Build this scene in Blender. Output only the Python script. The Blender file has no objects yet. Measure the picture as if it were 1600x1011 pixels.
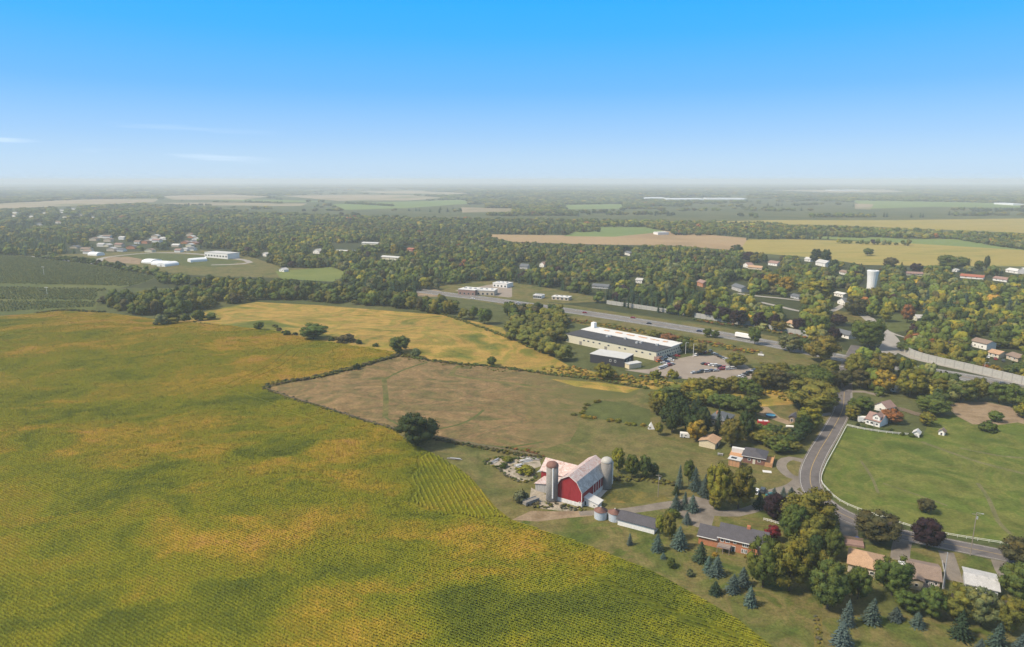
import bpy, math, random
import numpy as np
from mathutils import Vector, Matrix
from mathutils.geometry import delaunay_2d_cdt
random.seed(7); RNG = np.random.default_rng(7)
R = math.radians
sc = bpy.context.scene
col = sc.collection

# ------------------------------------------------------------ camera
F, H, P = 1067.0, 120.0, R(11.9)
cam_data = bpy.data.cameras.new('camera'); cam = bpy.data.objects.new('camera', cam_data); col.objects.link(cam)
cam_data.sensor_width = 36; cam_data.lens = 36*F/1600; cam_data.clip_start = 1; cam_data.clip_end = 90000
cam.location = (0, 0, H); cam.rotation_euler = (R(90)-P, 0, 0); sc.camera = cam

# ------------------------------------------------------------ light
SUN_EL, SUN_AZ = R(48), R(-106)          # azimuth measured from +Y (view direction) towards +X
world = bpy.data.worlds.new('World'); sc.world = world; world.use_nodes = True
wn = world.node_tree; wn.nodes.clear()
wo = wn.nodes.new('ShaderNodeOutputWorld'); wb = wn.nodes.new('ShaderNodeBackground')
sky = wn.nodes.new('ShaderNodeTexSky'); sky.sky_type = 'NISHITA'; sky.sun_disc = False
sky.sun_elevation = SUN_EL; sky.sun_rotation = SUN_AZ; sky.air_density = 1.0; sky.dust_density = 1.0; sky.ozone_density = 2.0; sky.altitude = 200
tc = wn.nodes.new('ShaderNodeTexCoord'); sep = wn.nodes.new('ShaderNodeSeparateXYZ')
wn.links.new(tc.outputs['Generated'], sep.inputs[0])
# the sky of the photograph is a clear, strongly saturated blue that pales towards the horizon
rmp = wn.nodes.new('ShaderNodeValToRGB'); wn.links.new(sep.outputs['Z'], rmp.inputs[0])
el = rmp.color_ramp.elements
el[0].position = 0.0; el[0].color = (0.43, 0.56, 0.69, 1)
el[1].position = 1.0; el[1].color = (0.33, 0.355, 0.40, 1)
for p, c in ((0.025, (.37,.53,.71)), (0.06, (.26,.46,.73)), (0.12, (.11,.37,.75)), (0.19, (.03,.34,.78)), (0.26, (.0,.32,.80)), (0.33, (.14,.33,.62)), (0.5, (.27,.35,.46))):
    e = el.new(p); e.color = c + (1,)
mixs = wn.nodes.new('ShaderNodeMix'); mixs.data_type = 'RGBA'; mixs.inputs[0].default_value = 0.88
mul = wn.nodes.new('ShaderNodeVectorMath'); mul.operation = 'SCALE'; mul.inputs[3].default_value = 10.0
wn.links.new(rmp.outputs[0], mul.inputs[0])
wn.links.new(sky.outputs[0], mixs.inputs[6]); wn.links.new(mul.outputs[0], mixs.inputs[7])
# thin cirrus wisps low on the sun side
mp = wn.nodes.new('ShaderNodeMapping'); mp.inputs['Scale'].default_value = (2.5, 2.5, 46); mp.inputs['Rotation'].default_value = (0, R(3), 0)
wn.links.new(tc.outputs['Generated'], mp.inputs[0])
ns = wn.nodes.new('ShaderNodeTexNoise'); ns.inputs['Scale'].default_value = 1.6; ns.inputs['Detail'].default_value = 6; wn.links.new(mp.outputs[0], ns.inputs[0])
def mrange(tree, src, a, b, c=0.0, d=1.0):
    m = tree.nodes.new('ShaderNodeMapRange'); m.inputs[1].default_value = a; m.inputs[2].default_value = b
    m.inputs[3].default_value = c; m.inputs[4].default_value = d; tree.links.new(src, m.inputs[0]); return m.outputs[0]
def math_(tree, op, a, b=None):
    m = tree.nodes.new('ShaderNodeMath'); m.operation = op
    for i, v in enumerate((a, b)):
        if v is None: continue
        if isinstance(v, (int, float)): m.inputs[i].default_value = v
        else: tree.links.new(v, m.inputs[i])
    return m.outputs[0]
w1 = mrange(wn, ns.outputs[0], .52, .74, 0, .55)
w2 = math_(wn, 'MULTIPLY', mrange(wn, sep.outputs['Z'], .008, .022), mrange(wn, sep.outputs['Z'], .09, .035))
w3 = math_(wn, 'MULTIPLY', math_(wn, 'MULTIPLY', w1, w2), mrange(wn, sep.outputs['X'], -.30, -.46))
mixc = wn.nodes.new('ShaderNodeMix'); mixc.data_type = 'RGBA'; mixc.inputs[7].default_value = (8.6, 9.2, 9.8, 1)
wn.links.new(w3, mixc.inputs[0]); wn.links.new(mixs.outputs[2], mixc.inputs[6])
wn.links.new(mixc.outputs[2], wb.inputs[0]); wb.inputs[1].default_value = 0.10
wn.links.new(wb.outputs[0], wo.inputs[0])
sd = bpy.data.lights.new('sun', 'SUN'); sd.energy = 4.0; sd.angle = R(8); sd.color = (1, .88, .70)
sun = bpy.data.objects.new('sun', sd); col.objects.link(sun); sun.location = (-500, 0, 800)
sdir = Vector((math.sin(SUN_AZ)*math.cos(SUN_EL), math.cos(SUN_AZ)*math.cos(SUN_EL), math.sin(SUN_EL)))
sun.rotation_euler = sdir.to_track_quat('Z', 'Y').to_euler()
sc.view_settings.view_transform = 'Standard'; sc.view_settings.look = 'None'; sc.view_settings.exposure = 0.5; sc.view_settings.gamma = 1
sc.view_settings.use_curve_mapping = False
sc.render.engine = 'CYCLES'; sc.cycles.use_denoising = True; sc.cycles.max_bounces = 5; sc.cycles.diffuse_bounces = 2
sc.cycles.volume_bounces = 2; sc.cycles.transparent_max_bounces = 4; sc.cycles.glossy_bounces = 2; sc.cycles.transmission_bounces = 2

# ------------------------------------------------------------ geometry of the place
def sstep(a, b, v):
    t = np.clip((v-a)/(b-a), 0, 1); return t*t*(3-2*t)
def terrain(x, y):
    x = np.asarray(x, float); y = np.asarray(y, float)
    m = sstep(10, -90, x)*sstep(60, 150, y)*sstep(690, 560, y)
    h = 6.5*np.exp(-((x+300)/190)**2-((y-500)/80)**2) + 5.0*np.exp(-((x+120)/120)**2-((y-470)/55)**2)
    h = h + 3.0*np.exp(-((x+60)/90)**2-((y-250)/60)**2)
    h = h + 1.3*np.sin(x/33+y/58+.7)*np.sin(y/41-x/90+1.1) + .55*np.sin(x/15-y/21)*np.sin(y/17+x/40+2)
    far = 6*sstep(1400, 2600, y)*np.sin(x/900+1)*np.sin(y/800)
    return m*h + far
def proj(x, y, z):
    dz = z-H; dep = y*math.cos(P)-dz*math.sin(P); v = y*math.sin(P)+dz*math.cos(P)
    return 800+F*x/dep, 505.5-F*v/dep
def G(px, py):
    """where the line of sight through a photograph pixel meets the ground"""
    dx = (px-800)/F; dy = -(py-505.5)/F
    Y = math.cos(P)+dy*math.sin(P); Z = -math.sin(P)+dy*math.cos(P)
    z = 0.0
    for _ in range(12):
        t = (z-H)/Z; zn = float(terrain(dx*t, Y*t)); z = .5*z+.5*zn if _ > 5 else zn
    t = (z-H)/Z
    return Vector((dx*t, Y*t, z))
def G2(p): g = G(*p); return (g.x, g.y)
def mpp(p): return (p.y*math.cos(P)+H*math.sin(P))/F         # metres per photograph pixel at p
def vsize(base, ytop):
    g = G(*base); dy = -(ytop-505.5)/F
    Yd = math.cos(P)+dy*math.sin(P); Zd = -math.sin(P)+dy*math.cos(P)
    return H+Zd*g.y/Yd-g.z
def pip(X, Y, poly):
    X = np.asarray(X, float); Y = np.asarray(Y, float); ins = np.zeros(X.shape, bool); n = len(poly)
    for i in range(n):
        x1, y1 = poly[i]; x2, y2 = poly[(i+1) % n]
        if y1 == y2: continue
        c = ((y1 > Y) != (y2 > Y)) & (X < (x2-x1)*(Y-y1)/(y2-y1)+x1); ins ^= c
    return ins
def spline(pts, step=6.0):
    P_ = [Vector(p) for p in pts]; P_ = [2*P_[0]-P_[1]]+P_+[2*P_[-1]-P_[-2]]; out = []
    for i in range(1, len(P_)-2):
        a, b, c, d = P_[i-1:i+3]; n = max(2, int((c-b).length/step))
        for k in range(n):
            t = k/n; out.append(.5*((2*b)+(c-a)*t+(2*a-5*b+4*c-d)*t*t+(3*b-a-3*c+d)*t**3))
    out.append(P_[-2]); return out
def offset(line, d):
    out = []
    for i, p in enumerate(line):
        t = (line[min(i+1, len(line)-1)]-line[max(i-1, 0)]).normalized(); out.append(p+Vector((-t.y, t.x))*d)
    return out
def ribbon(px, width, step=8.0, ground=False):
    line = spline([Vector(p if ground else G2(p)) for p in px], step)
    w = width if hasattr(width, '__len__') else (width, width)
    n = len(line)-1
    L = [offset(line, w[0]/2+(w[1]-w[0])/2*i/n)[i] for i in range(n+1)]
    Rr = [offset(line, -w[0]/2-(w[1]-w[0])/2*i/n)[i] for i in range(n+1)]
    return line, [tuple(p) for p in L]+[tuple(p) for p in reversed(Rr)]

# ------------------------------------------------------------ numpy noise
_perm = RNG.random((256, 256))
def vnoise(x, y):
    xi = np.floor(x).astype(int); yi = np.floor(y).astype(int); fx = x-xi; fy = y-yi
    fx = fx*fx*(3-2*fx); fy = fy*fy*(3-2*fy); g = lambda a, b: _perm[a & 255, b & 255]
    return (g(xi, yi)*(1-fx)+g(xi+1, yi)*fx)*(1-fy)+(g(xi, yi+1)*(1-fx)+g(xi+1, yi+1)*fx)*fy
def fbm(x, y, o=4):
    x = np.asarray(x, float); y = np.asarray(y, float)
    s = 0; a = .5
    for i in range(o): s = s+a*vnoise(x*2**i+17*i, y*2**i+9*i); a *= .5
    return s/(1-.5**o)

# ------------------------------------------------------------ tagging / linking
def tag(o, label=None, cat=None, group=None, kind=None):
    if label: o['label'] = label
    if cat: o['category'] = cat
    if group: o['group'] = group
    if kind: o['kind'] = kind
    return o
def empty(name, loc, rz=0, label=None, cat=None, group=None):
    o = bpy.data.objects.new(name, None); col.objects.link(o); o.location = loc; o.rotation_euler = (0, 0, rz)
    o.empty_display_size = .5
    return tag(o, label, cat, group)
def link(name, me, parent=None):
    o = bpy.data.objects.new(name, me); col.objects.link(o)
    if parent: o.parent = parent
    return o
def copy_tree(o, parent=None):
    c = o.copy(); col.objects.link(c)
    if parent: c.parent = parent
    for ch in list(o.children): copy_tree(ch, c)
    return c

# ------------------------------------------------------------ materials
M = {}
def newmat(name):
    m = bpy.data.materials.new(name); m.use_nodes = True; M[name] = m
    nt = m.node_tree; b = nt.nodes['Principled BSDF']; b.inputs['Specular IOR Level'].default_value = .25
    return m, nt, b
def pos(nt, obj):
    if obj: return nt.nodes.new('ShaderNodeTexCoord').outputs['Object']
    return nt.nodes.new('ShaderNodeNewGeometry').outputs['Position']
def noise(nt, vec, scale, detail=4, rough=.6, stretch=None, dist=0):
    if stretch:
        mp = nt.nodes.new('ShaderNodeMapping'); mp.inputs['Scale'].default_value = stretch[:3]
        if len(stretch) > 3: mp.inputs['Rotation'].default_value = (0, 0, stretch[3])
        nt.links.new(vec, mp.inputs[0]); vec = mp.outputs[0]
    n = nt.nodes.new('ShaderNodeTexNoise'); n.inputs['Scale'].default_value = scale; n.inputs['Detail'].default_value = detail
    n.inputs['Roughness'].default_value = rough; n.inputs['Distortion'].default_value = dist; nt.links.new(vec, n.inputs['Vector']); return n.outputs[0]
def ramp(nt, src, stops, lo=.3, hi=.7):
    r = nt.nodes.new('ShaderNodeValToRGB'); e = r.color_ramp.elements; n = len(stops)
    st = [(lo+(hi-lo)*i/(n-1), c) if not isinstance(c[0], tuple) and len(c) == 3 else c for i, c in enumerate(stops)]
    e[0].position, e[0].color = st[0][0], tuple(st[0][1])+(1,); e[1].position, e[1].color = st[-1][0], tuple(st[-1][1])+(1,)
    for p, c in st[1:-1]: x = e.new(p); x.color = tuple(c)+(1,)
    nt.links.new(src, r.inputs[0]); return r.outputs[0]
def mix(nt, mode, a, b, f=1.0):
    m = nt.nodes.new('ShaderNodeMix'); m.data_type = 'RGBA'; m.blend_type = mode
    for i, v in ((0, f), (6, a), (7, b)):
        if isinstance(v, (int, float)): m.inputs[i].default_value = v
        elif isinstance(v, tuple): m.inputs[i].default_value = v+(1,)
        else: nt.links.new(v, m.inputs[i])
    return m.outputs[2]
def gray(nt, src, lo, hi, a=.3, b=.7):
    r = nt.nodes.new('ShaderNodeMapRange'); r.inputs[1].default_value = a; r.inputs[2].default_value = b
    r.inputs[3].default_value = lo; r.inputs[4].default_value = hi; nt.links.new(src, r.inputs[0])
    c = nt.nodes.new('ShaderNodeCombineXYZ')
    for i in range(3): nt.links.new(r.outputs[0], c.inputs[i])
    return c.outputs[0]
def bump(nt, b, src, strength, dist):
    n = nt.nodes.new('ShaderNodeBump'); n.inputs['Strength'].default_value = strength; n.inputs['Distance'].default_value = dist
    nt.links.new(src, n.inputs['Height']); nt.links.new(n.outputs[0], b.inputs['Normal'])
def ground_mat(name, cols, scale=.02, fine=1.2, amp=.25, rough=.95, stretch=None, bmp=.5, mid=.12, extra=None):
    m, nt, b = newmat(name); v = pos(nt, False)
    c = ramp(nt, noise(nt, v, scale, 5, .62, stretch, .6), cols, .34, .66)
    c = mix(nt, 'MULTIPLY', c, gray(nt, noise(nt, v, mid, 4, .6), 1-amp*.7, 1+amp*.7))
    f = noise(nt, v, fine, 4, .75); c = mix(nt, 'MULTIPLY', c, gray(nt, f, 1-amp, 1+amp))
    if extra: c = extra(nt, v, c)
    nt.links.new(c, b.inputs['Base Color']); b.inputs['Roughness'].default_value = rough; b.inputs['Specular IOR Level'].default_value = .1
    bump(nt, b, f, bmp, .35); return m
def simple(name, c, rough=.7, amp=.12, scale=1.5, obj=True, metallic=0, spec=.3, bmp=0, stretch=None):
    m, nt, b = newmat(name); v = pos(nt, obj); n = noise(nt, v, scale, 5, .65, stretch)
    nt.links.new(mix(nt, 'MULTIPLY', c, gray(nt, n, 1-amp, 1+amp)), b.inputs['Base Color'])
    b.inputs['Roughness'].default_value = rough; b.inputs['Metallic'].default_value = metallic; b.inputs['Specular IOR Level'].default_value = spec
    if bmp: bump(nt, b, n, bmp, .05)
    return m
def lines_extra(ang, spacing, c2, strength):
    def f(nt, v, c):
        mp = nt.nodes.new('ShaderNodeMapping'); mp.inputs['Rotation'].default_value = (0, 0, -ang); nt.links.new(v, mp.inputs[0])
        w = nt.nodes.new('ShaderNodeTexWave'); w.bands_direction = 'Y'; w.inputs['Scale'].default_value = .314/spacing; w.inputs['Distortion'].default_value = .6
        w.inputs['Detail Scale'].default_value = .4; nt.links.new(mp.outputs[0], w.inputs[0])
        return mix(nt, 'MIX', c, c2, mrange(nt, w.outputs[1], .3, .9, 0, strength))
    return f
# grounds (real-world base colours)
ground_mat('open_country', [(.055,.07,.025), (.075,.085,.03), (.10,.10,.04)], .006, .5, .3)
ground_mat('hay', [(.10,.115,.02), (.20,.165,.03), (.34,.215,.055), (.19,.165,.03), (.30,.19,.05), (.13,.13,.022)], .017, .8, .28, mid=.09)
def fade_green(nt, v, c):
    sx = nt.nodes.new('ShaderNodeSeparateXYZ'); nt.links.new(v, sx.inputs[0])
    q = math_(nt, 'ADD', sx.outputs[0], math_(nt, 'MULTIPLY', math_(nt, 'SUBTRACT', noise(nt, v, .045, 5, .7), .5), 110))
    g_ = ramp(nt, noise(nt, v, .05, 4, .6), [(.075,.085,.024), (.105,.105,.032), (.125,.11,.04)])
    return mix(nt, 'MIX', c, g_, mrange(nt, q, 2, 46))
ground_mat('dry_pasture', [(.095,.09,.032), (.165,.12,.052), (.215,.14,.066), (.12,.10,.04), (.185,.12,.055), (.135,.118,.043)], .03, .7, .34, mid=.15, stretch=(1,1.6,1,.5), extra=fade_green)
ground_mat('meadow', [(.075,.085,.024), (.105,.105,.032), (.145,.12,.045), (.09,.095,.026)], .04, .9, .32, mid=.18)
ground_mat('mown_green', [(.07,.085,.024), (.09,.10,.03)], .06, 1.0, .3)
ground_mat('lawn', [(.065,.088,.018), (.10,.108,.027), (.145,.12,.044), (.08,.098,.02)], .07, 1.2, .38, mid=.25)
ground_mat('paddock_green', [(.062,.09,.016), (.085,.108,.02), (.13,.135,.032), (.08,.11,.018), (.11,.135,.026)], .04, .9, .32, mid=.12, extra=lines_extra(R(63), 14, (.10,.13,.03), .12))
ground_mat('pale_meadow', [(.12,.15,.04), (.16,.18,.05)], .02, .6, .12)
ground_mat('pale_track', [(.115,.115,.045), (.14,.13,.06), (.09,.105,.03)], .2, 1.2, .3)
ground_mat('bare_dirt', [(.20,.14,.09), (.27,.20,.13), (.17,.12,.07)], .06, 1.0, .2)
ground_mat('gravel', [(.17,.145,.12), (.22,.19,.16), (.14,.12,.10)], .08, 2.2, .16)
ground_mat('gravel_lot', [(.24,.20,.165), (.29,.245,.205)], .05, 1.4, .12)
ground_mat('yard_rubble', [(.26,.22,.16), (.36,.31,.25), (.16,.15,.09)], .25, 1.5, .3)
ground_mat('asphalt_old', [(.11,.098,.094), (.14,.125,.12), (.10,.09,.088)], .05, 1.2, .16, rough=.85, bmp=.1)
ground_mat('asphalt_highway', [(.15,.145,.14), (.19,.18,.175)], .02, 1.5, .08, rough=.85, bmp=.1)
ground_mat('concrete_road', [(.27,.25,.225), (.33,.305,.275)], .03, 1.0, .08, rough=.85, bmp=.1)
ground_mat('orchard_floor', [(.07,.09,.028), (.09,.105,.032), (.115,.12,.04)], .012, .4, .2)
ground_mat('gold_crop', [(.24,.20,.05), (.30,.235,.065), (.20,.19,.045)], .006, .3, .12, stretch=(1, 4, 1))
ground_mat('tan_field', [(.26,.18,.095), (.32,.22,.12), (.28,.21,.10)], .005, .2, .1)
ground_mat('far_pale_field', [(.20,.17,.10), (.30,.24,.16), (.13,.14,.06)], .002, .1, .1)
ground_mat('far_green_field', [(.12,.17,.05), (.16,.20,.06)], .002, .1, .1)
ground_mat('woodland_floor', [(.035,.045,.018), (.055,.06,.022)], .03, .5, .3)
ground_mat('weeds', [(.10,.095,.03), (.16,.13,.035), (.07,.075,.02), (.20,.14,.04)], .06, 1.2, .3)
ground_mat('white_paint_line', [(.55,.54,.5), (.65,.64,.6)], .5, 2, .15, bmp=0)
ground_mat('yellow_paint_line', [(.36,.25,.10), (.44,.31,.13)], .5, 2, .15, bmp=0)
CROP = [(0.0, (.085,.110,.013)), (.22, (.14,.160,.013)), (.42, (.21,.21,.014)), (.58, (.235,.20,.018)), (.74, (.34,.245,.024)), (.88, (.40,.245,.040)), (1.0, (.41,.235,.068))]
def crop_mat(name, inst):
    m, nt, b = newmat(name); v = pos(nt, False)
    a = nt.nodes.new('ShaderNodeAttribute'); a.attribute_name = 'ripeness_and_light'; a.attribute_type = 'INSTANCER' if inst else 'GEOMETRY'
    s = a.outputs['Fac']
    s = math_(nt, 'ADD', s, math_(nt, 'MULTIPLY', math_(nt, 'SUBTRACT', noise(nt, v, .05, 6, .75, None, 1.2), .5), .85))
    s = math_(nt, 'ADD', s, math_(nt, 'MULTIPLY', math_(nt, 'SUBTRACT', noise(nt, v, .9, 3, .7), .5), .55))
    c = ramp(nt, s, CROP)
    if not inst: c = mix(nt, 'MULTIPLY', c, (.60,.60,.48))
    nt.links.new(c, b.inputs['Base Color']); b.inputs['Roughness'].default_value = .9; b.inputs['Specular IOR Level'].default_value = .1
    return m
crop_mat('crop_soil', False); crop_mat('crop_leaf', True)
# buildings
def streak_roof(name, stops, scale=.5, stretch=(1,1,1), ribs=None):
    m, nt, b = newmat(name); v = pos(nt, True)
    c = ramp(nt, noise(nt, v, scale, 6, .7, stretch, .8), stops, .38, .62)
    if ribs:
        w = nt.nodes.new('ShaderNodeTexWave'); w.bands_direction = ribs[0]; w.inputs['Scale'].default_value = ribs[1]; w.inputs['Distortion'].default_value = 0
        nt.links.new(v, w.inputs[0]); c = mix(nt, 'MULTIPLY', c, gray(nt, w.outputs[1], .88, 1.05, 0, 1))
    nt.links.new(c, b.inputs['Base Color']); b.inputs['Roughness'].default_value = .6; return m
streak_roof('rusty_roof', [(.56,.53,.51), (.52,.42,.39), (.48,.28,.24), (.56,.51,.49), (.50,.40,.37), (.38,.20,.16), (.54,.48,.45)], .3, (1,1,1), ('X', 1.6))
streak_roof('grey_metal_roof', [(.44,.43,.42), (.56,.55,.53), (.33,.31,.30), (.52,.50,.48)], .4, (1,1,1), ('X', 1.6))
streak_roof('barn_red', [(.27,.020,.028), (.31,.030,.036), (.24,.018,.024)], .6, (1,1,.2), ('X', 1.9))
def shingles(name, c, dark=.8):
    m, nt, b = newmat(name); v = pos(nt, True)
    k = mix(nt, 'MULTIPLY', c, gray(nt, noise(nt, v, 3.5, 3, .7), .78, 1.2)); k = mix(nt, 'MULTIPLY', k, gray(nt, noise(nt, v, .5, 4, .6), .88, 1.1))
    nt.links.new(k, b.inputs['Base Color']); b.inputs['Roughness'].default_value = .9; return m
shingles('charcoal_shingle', (.085,.08,.09)); shingles('brown_shingle', (.23,.17,.135)); shingles('tan_shingle', (.42,.27,.17))
shingles('slate_roof', (.12,.13,.145)); shingles('dark_flat_roof', (.06,.06,.065)); shingles('pink_shingle', (.27,.175,.15))
shingles('red_roof', (.32,.12,.08)); shingles('pale_roof', (.44,.43,.42))
def brickm(name, c1, c2, mortar):
    m, nt, b = newmat(name); v = pos(nt, True)
    mp = nt.nodes.new('ShaderNodeMapping'); mp.inputs['Rotation'].default_value = (R(90), 0, 0); nt.links.new(v, mp.inputs[0])
    t = nt.nodes.new('ShaderNodeTexBrick'); t.inputs['Color1'].default_value = c1+(1,); t.inputs['Color2'].default_value = c2+(1,); t.inputs['Mortar'].default_value = mortar+(1,)
    t.inputs['Scale'].default_value = 3.0; nt.links.new(mp.outputs[0], t.inputs[0])
    nt.links.new(mix(nt, 'MULTIPLY', t.outputs[0], gray(nt, noise(nt, v, .8, 4, .6), .85, 1.12)), b.inputs['Base Color']); b.inputs['Roughness'].default_value = .9; return m
brickm('orange_brick', (.46,.17,.075), (.40,.14,.065), (.42,.28,.2)); brickm('dark_brick', (.22,.09,.07), (.17,.07,.05), (.26,.2,.17))
brickm('silo_stave', (.30,.27,.235), (.24,.215,.19), (.16,.15,.14))
simple('cream_wall', (.58,.54,.42)); simple('white_wall', (.72,.70,.67)); simple('beige_wall', (.60,.50,.34)); simple('tan_wall', (.50,.42,.33))
simple('black_wall', (.035,.035,.045)); simple('grey_wall', (.40,.40,.41)); simple('grey_wood', (.33,.32,.31), .85, .3, 2, stretch=(1,1,.15))
simple('whitewash', (.66,.63,.60), .85, .2, 1.2); simple('white_trim', (.78,.76,.73)); simple('glass_pane', (.035,.045,.055), .15, .1, spec=.6)
simple('cedar_wood', (.46,.25,.13), .8, .2, 2); simple('deck_wood', (.26,.21,.19), .85, .2, 2); simple('rust_cap', (.19,.095,.075), .7, .25, 1.5)
simple('galvanised', (.50,.53,.56), .4, .12, 2, metallic=.3); simple('white_dome', (.40,.38,.34), .5, .15); simple('tower_white', (.74,.73,.70), .6, .06)
simple('white_membrane', (.60,.585,.56), .7, .1, .2); simple('light_membrane', (.50,.49,.47), .7, .06, .3); simple('roof_orange', (.55,.30,.16), .8, .3, 1)
simple('black_gravel_roof', (.055,.055,.06), .9, .15, .4); simple('noise_wall', (.36,.35,.32), .85, .15, .8); simple('wall_post', (.30,.29,.27))
simple('pole_wood', (.24,.20,.16), .9, .15, 3); simple('white_rail', (.66,.65,.61), .6, .05); simple('fence_wood', (.20,.15,.11), .9, .2, 2)
simple('bark', (.085,.07,.055), .95, .25, 4); simple('tyre', (.02,.02,.02)); simple('chrome', (.6,.6,.6), .3)
simple('pool_water', (.10,.34,.42), .1, .05, spec=.6); simple('concrete_slab', (.45,.42,.38), .9, .12, 1); simple('lamp_grey', (.35,.36,.37), .5)
simple('teal_paint', (.06,.28,.26), .5); simple('red_paint', (.38,.03,.035), .5); simple('blue_paint', (.02,.06,.25), .5); simple('debris_grey', (.22,.2,.18), .9, .3, 2)
simple('greenhouse_film', (.75,.76,.77), .5, .06)
for n_, c_ in (('white', (.72,.72,.72)), ('silver', (.42,.43,.45)), ('black', (.015,.015,.018)), ('dark_grey', (.06,.065,.07)), ('dark_blue', (.015,.03,.10)), ('red', (.28,.015,.018)), ('orange', (.5,.12,.03)), ('teal', (.03,.16,.16))):
    simple('paint_'+n_, c_, .3, .03, spec=.5)
def leaf_mat(name, inst, spruce=False):
    m, nt, b = newmat(name)
    if inst:
        a = nt.nodes.new('ShaderNodeAttribute'); a.attribute_name = 'tint'; a.attribute_type = 'INSTANCER'; c = a.outputs['Color']
    else: c = nt.nodes.new('ShaderNodeObjectInfo').outputs['Color']
    v = pos(nt, False)
    c = mix(nt, 'MULTIPLY', c, gray(nt, noise(nt, v, .9, 3, .75), .68 if inst else .6, 1.38 if inst else 1.5))
    n2 = noise(nt, v, .22, 3, .6)
    c2 = mix(nt, 'MULTIPLY', c, (1.55, 1.18, .75) if not spruce else (1.15, 1.12, 1.05)); c = mix(nt, 'MIX', c, c2, mrange(nt, n2, .48, .66, 0, .8))
    nt.links.new(c, b.inputs['Base Color']); b.inputs['Roughness'].default_value = .8; b.inputs['Specular IOR Level'].default_value = .12
    return m
leaf_mat('leaf', False); leaf_mat('leaf_far', True); leaf_mat('needle', False, True); leaf_mat('needle_far', True, True)

# ------------------------------------------------------------ mesh builder
class MB:
    def __init__(s): s.v = []; s.f = []
    def add(s, vs, fs):
        n = len(s.v); s.v += [tuple(v) for v in vs]; s.f += [tuple(i+n for i in f) for f in fs]; return s
    def box(s, x0, x1, y0, y1, z0, z1):
        return s.add([(x0,y0,z0),(x1,y0,z0),(x1,y1,z0),(x0,y1,z0),(x0,y0,z1),(x1,y0,z1),(x1,y1,z1),(x0,y1,z1)],
                     [(0,3,2,1),(4,5,6,7),(0,1,5,4),(1,2,6,5),(2,3,7,6),(3,0,4,7)])
    def prism(s, poly, a, b, axis='y'):
        """poly in the plane across axis, extruded from a to b"""
        n = len(poly)
        f = (lambda u, w, t: (u, t, w)) if axis == 'y' else ((lambda u, w, t: (t, u, w)) if axis == 'x' else (lambda u, w, t: (u, w, t)))
        vs = [f(u, w, a) for u, w in poly]+[f(u, w, b) for u, w in poly]
        fs = [tuple(range(n))[::-1], tuple(range(n, 2*n))]+[(i, (i+1) % n, n+(i+1) % n, n+i) for i in range(n)]
        return s.add(vs, fs)
    def slab(s, q, t=.18):
        """a quad (4 points) thickened downwards"""
        q = [Vector(p) for p in q]; d = Vector((0, 0, -t)); return s.add(q+[p+d for p in q], [(0,1,2,3),(7,6,5,4),(0,4,5,1),(1,5,6,2),(2,6,7,3),(3,7,4,0)])
    def lathe(s, prof, n=24, cx=0, cy=0):
        vs = []; fs = []; m = len(prof)
        for i in range(n):
            a = 2*math.pi*i/n
            for r, z in prof: vs.append((cx+r*math.cos(a), cy+r*math.sin(a), z))
        for i in range(n):
            j = (i+1) % n
            for k in range(m-1): fs.append((i*m+k, j*m+k, j*m+k+1, i*m+k+1))
        return s.add(vs, fs)
    def tube(s, a, b, r, n=6, r2=None):
        a = Vector(a); b = Vector(b); r2 = r if r2 is None else r2; d = (b-a).normalized()
        u = d.orthogonal().normalized(); w = d.cross(u); vs = []
        for c, rr in ((a, r), (b, r2)):
            for i in range(n): t = 2*math.pi*i/n; vs.append(c+u*rr*math.cos(t)+w*rr*math.sin(t))
        return s.add(vs, [(i, (i+1) % n, n+(i+1) % n, n+i) for i in range(n)]+[tuple(range(n))[::-1], tuple(range(n, 2*n))])
    def mesh(s, name, mat, smooth=False):
        me = bpy.data.meshes.new(name); me.from_pydata(s.v, [], s.f)
        if mat: me.materials.append(M[mat])
        if smooth: me.shade_smooth()
        me.update(); return me
    def build(s, name, mat, parent=None, smooth=False): return link(name, s.mesh(name, mat, smooth), parent)

# ------------------------------------------------------------ the ground, cut into its fields and roads
crop_px = [(-420,512),(-120,500),(0,494),(60,489),(100,486),(165,489),(240,499),(330,506),(400,514),(440,519),(490,531),(550,540),(602,547),(625,555),(560,573),(500,588),(450,598),(414,607),(480,630),(560,655),(615,672),(640,690),(675,708),(712,728),(735,745),(752,765),(775,793),(800,812),(860,832),(900,845),(960,868),(1020,892),(1080,925),(1150,965),(1200,1004),(1250,1050),(1290,1100),(600,1110),(-420,1110)]
block_px = [(672,706),(690,714),(712,728),(735,745),(752,765),(775,793),(795,811),(770,808),(745,811),(715,804),(690,808),(664,796),(640,784),(650,766),(638,748),(656,730),(654,716)]
CROP_G = [G2(p) for p in crop_px]; BLOCK_G = [G2(p) for p in block_px]
GR = []      # (object name, material, ground polygon)
def area(name, mat, px): GR.append((name, mat, [G2(p) for p in px]))
LINES = {}
def road(name, mat, px, width, step=8, key=None):
    line, poly = ribbon(px, width, step); GR.append((name, mat, poly)); LINES[key or name] = line; return line
OPEN_PX = []   # pixel outlines kept clear of scattered trees
def opened(px): OPEN_PX.append(px); return px
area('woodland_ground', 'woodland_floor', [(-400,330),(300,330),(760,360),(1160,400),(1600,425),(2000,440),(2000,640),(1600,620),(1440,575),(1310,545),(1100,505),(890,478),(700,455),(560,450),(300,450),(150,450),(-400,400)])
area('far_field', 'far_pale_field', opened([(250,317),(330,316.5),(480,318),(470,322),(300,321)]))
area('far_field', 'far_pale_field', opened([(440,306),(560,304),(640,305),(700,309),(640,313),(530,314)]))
area('far_field', 'far_pale_field', opened([(250,306),(360,304),(420,307),(380,312),(270,312)]))
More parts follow.
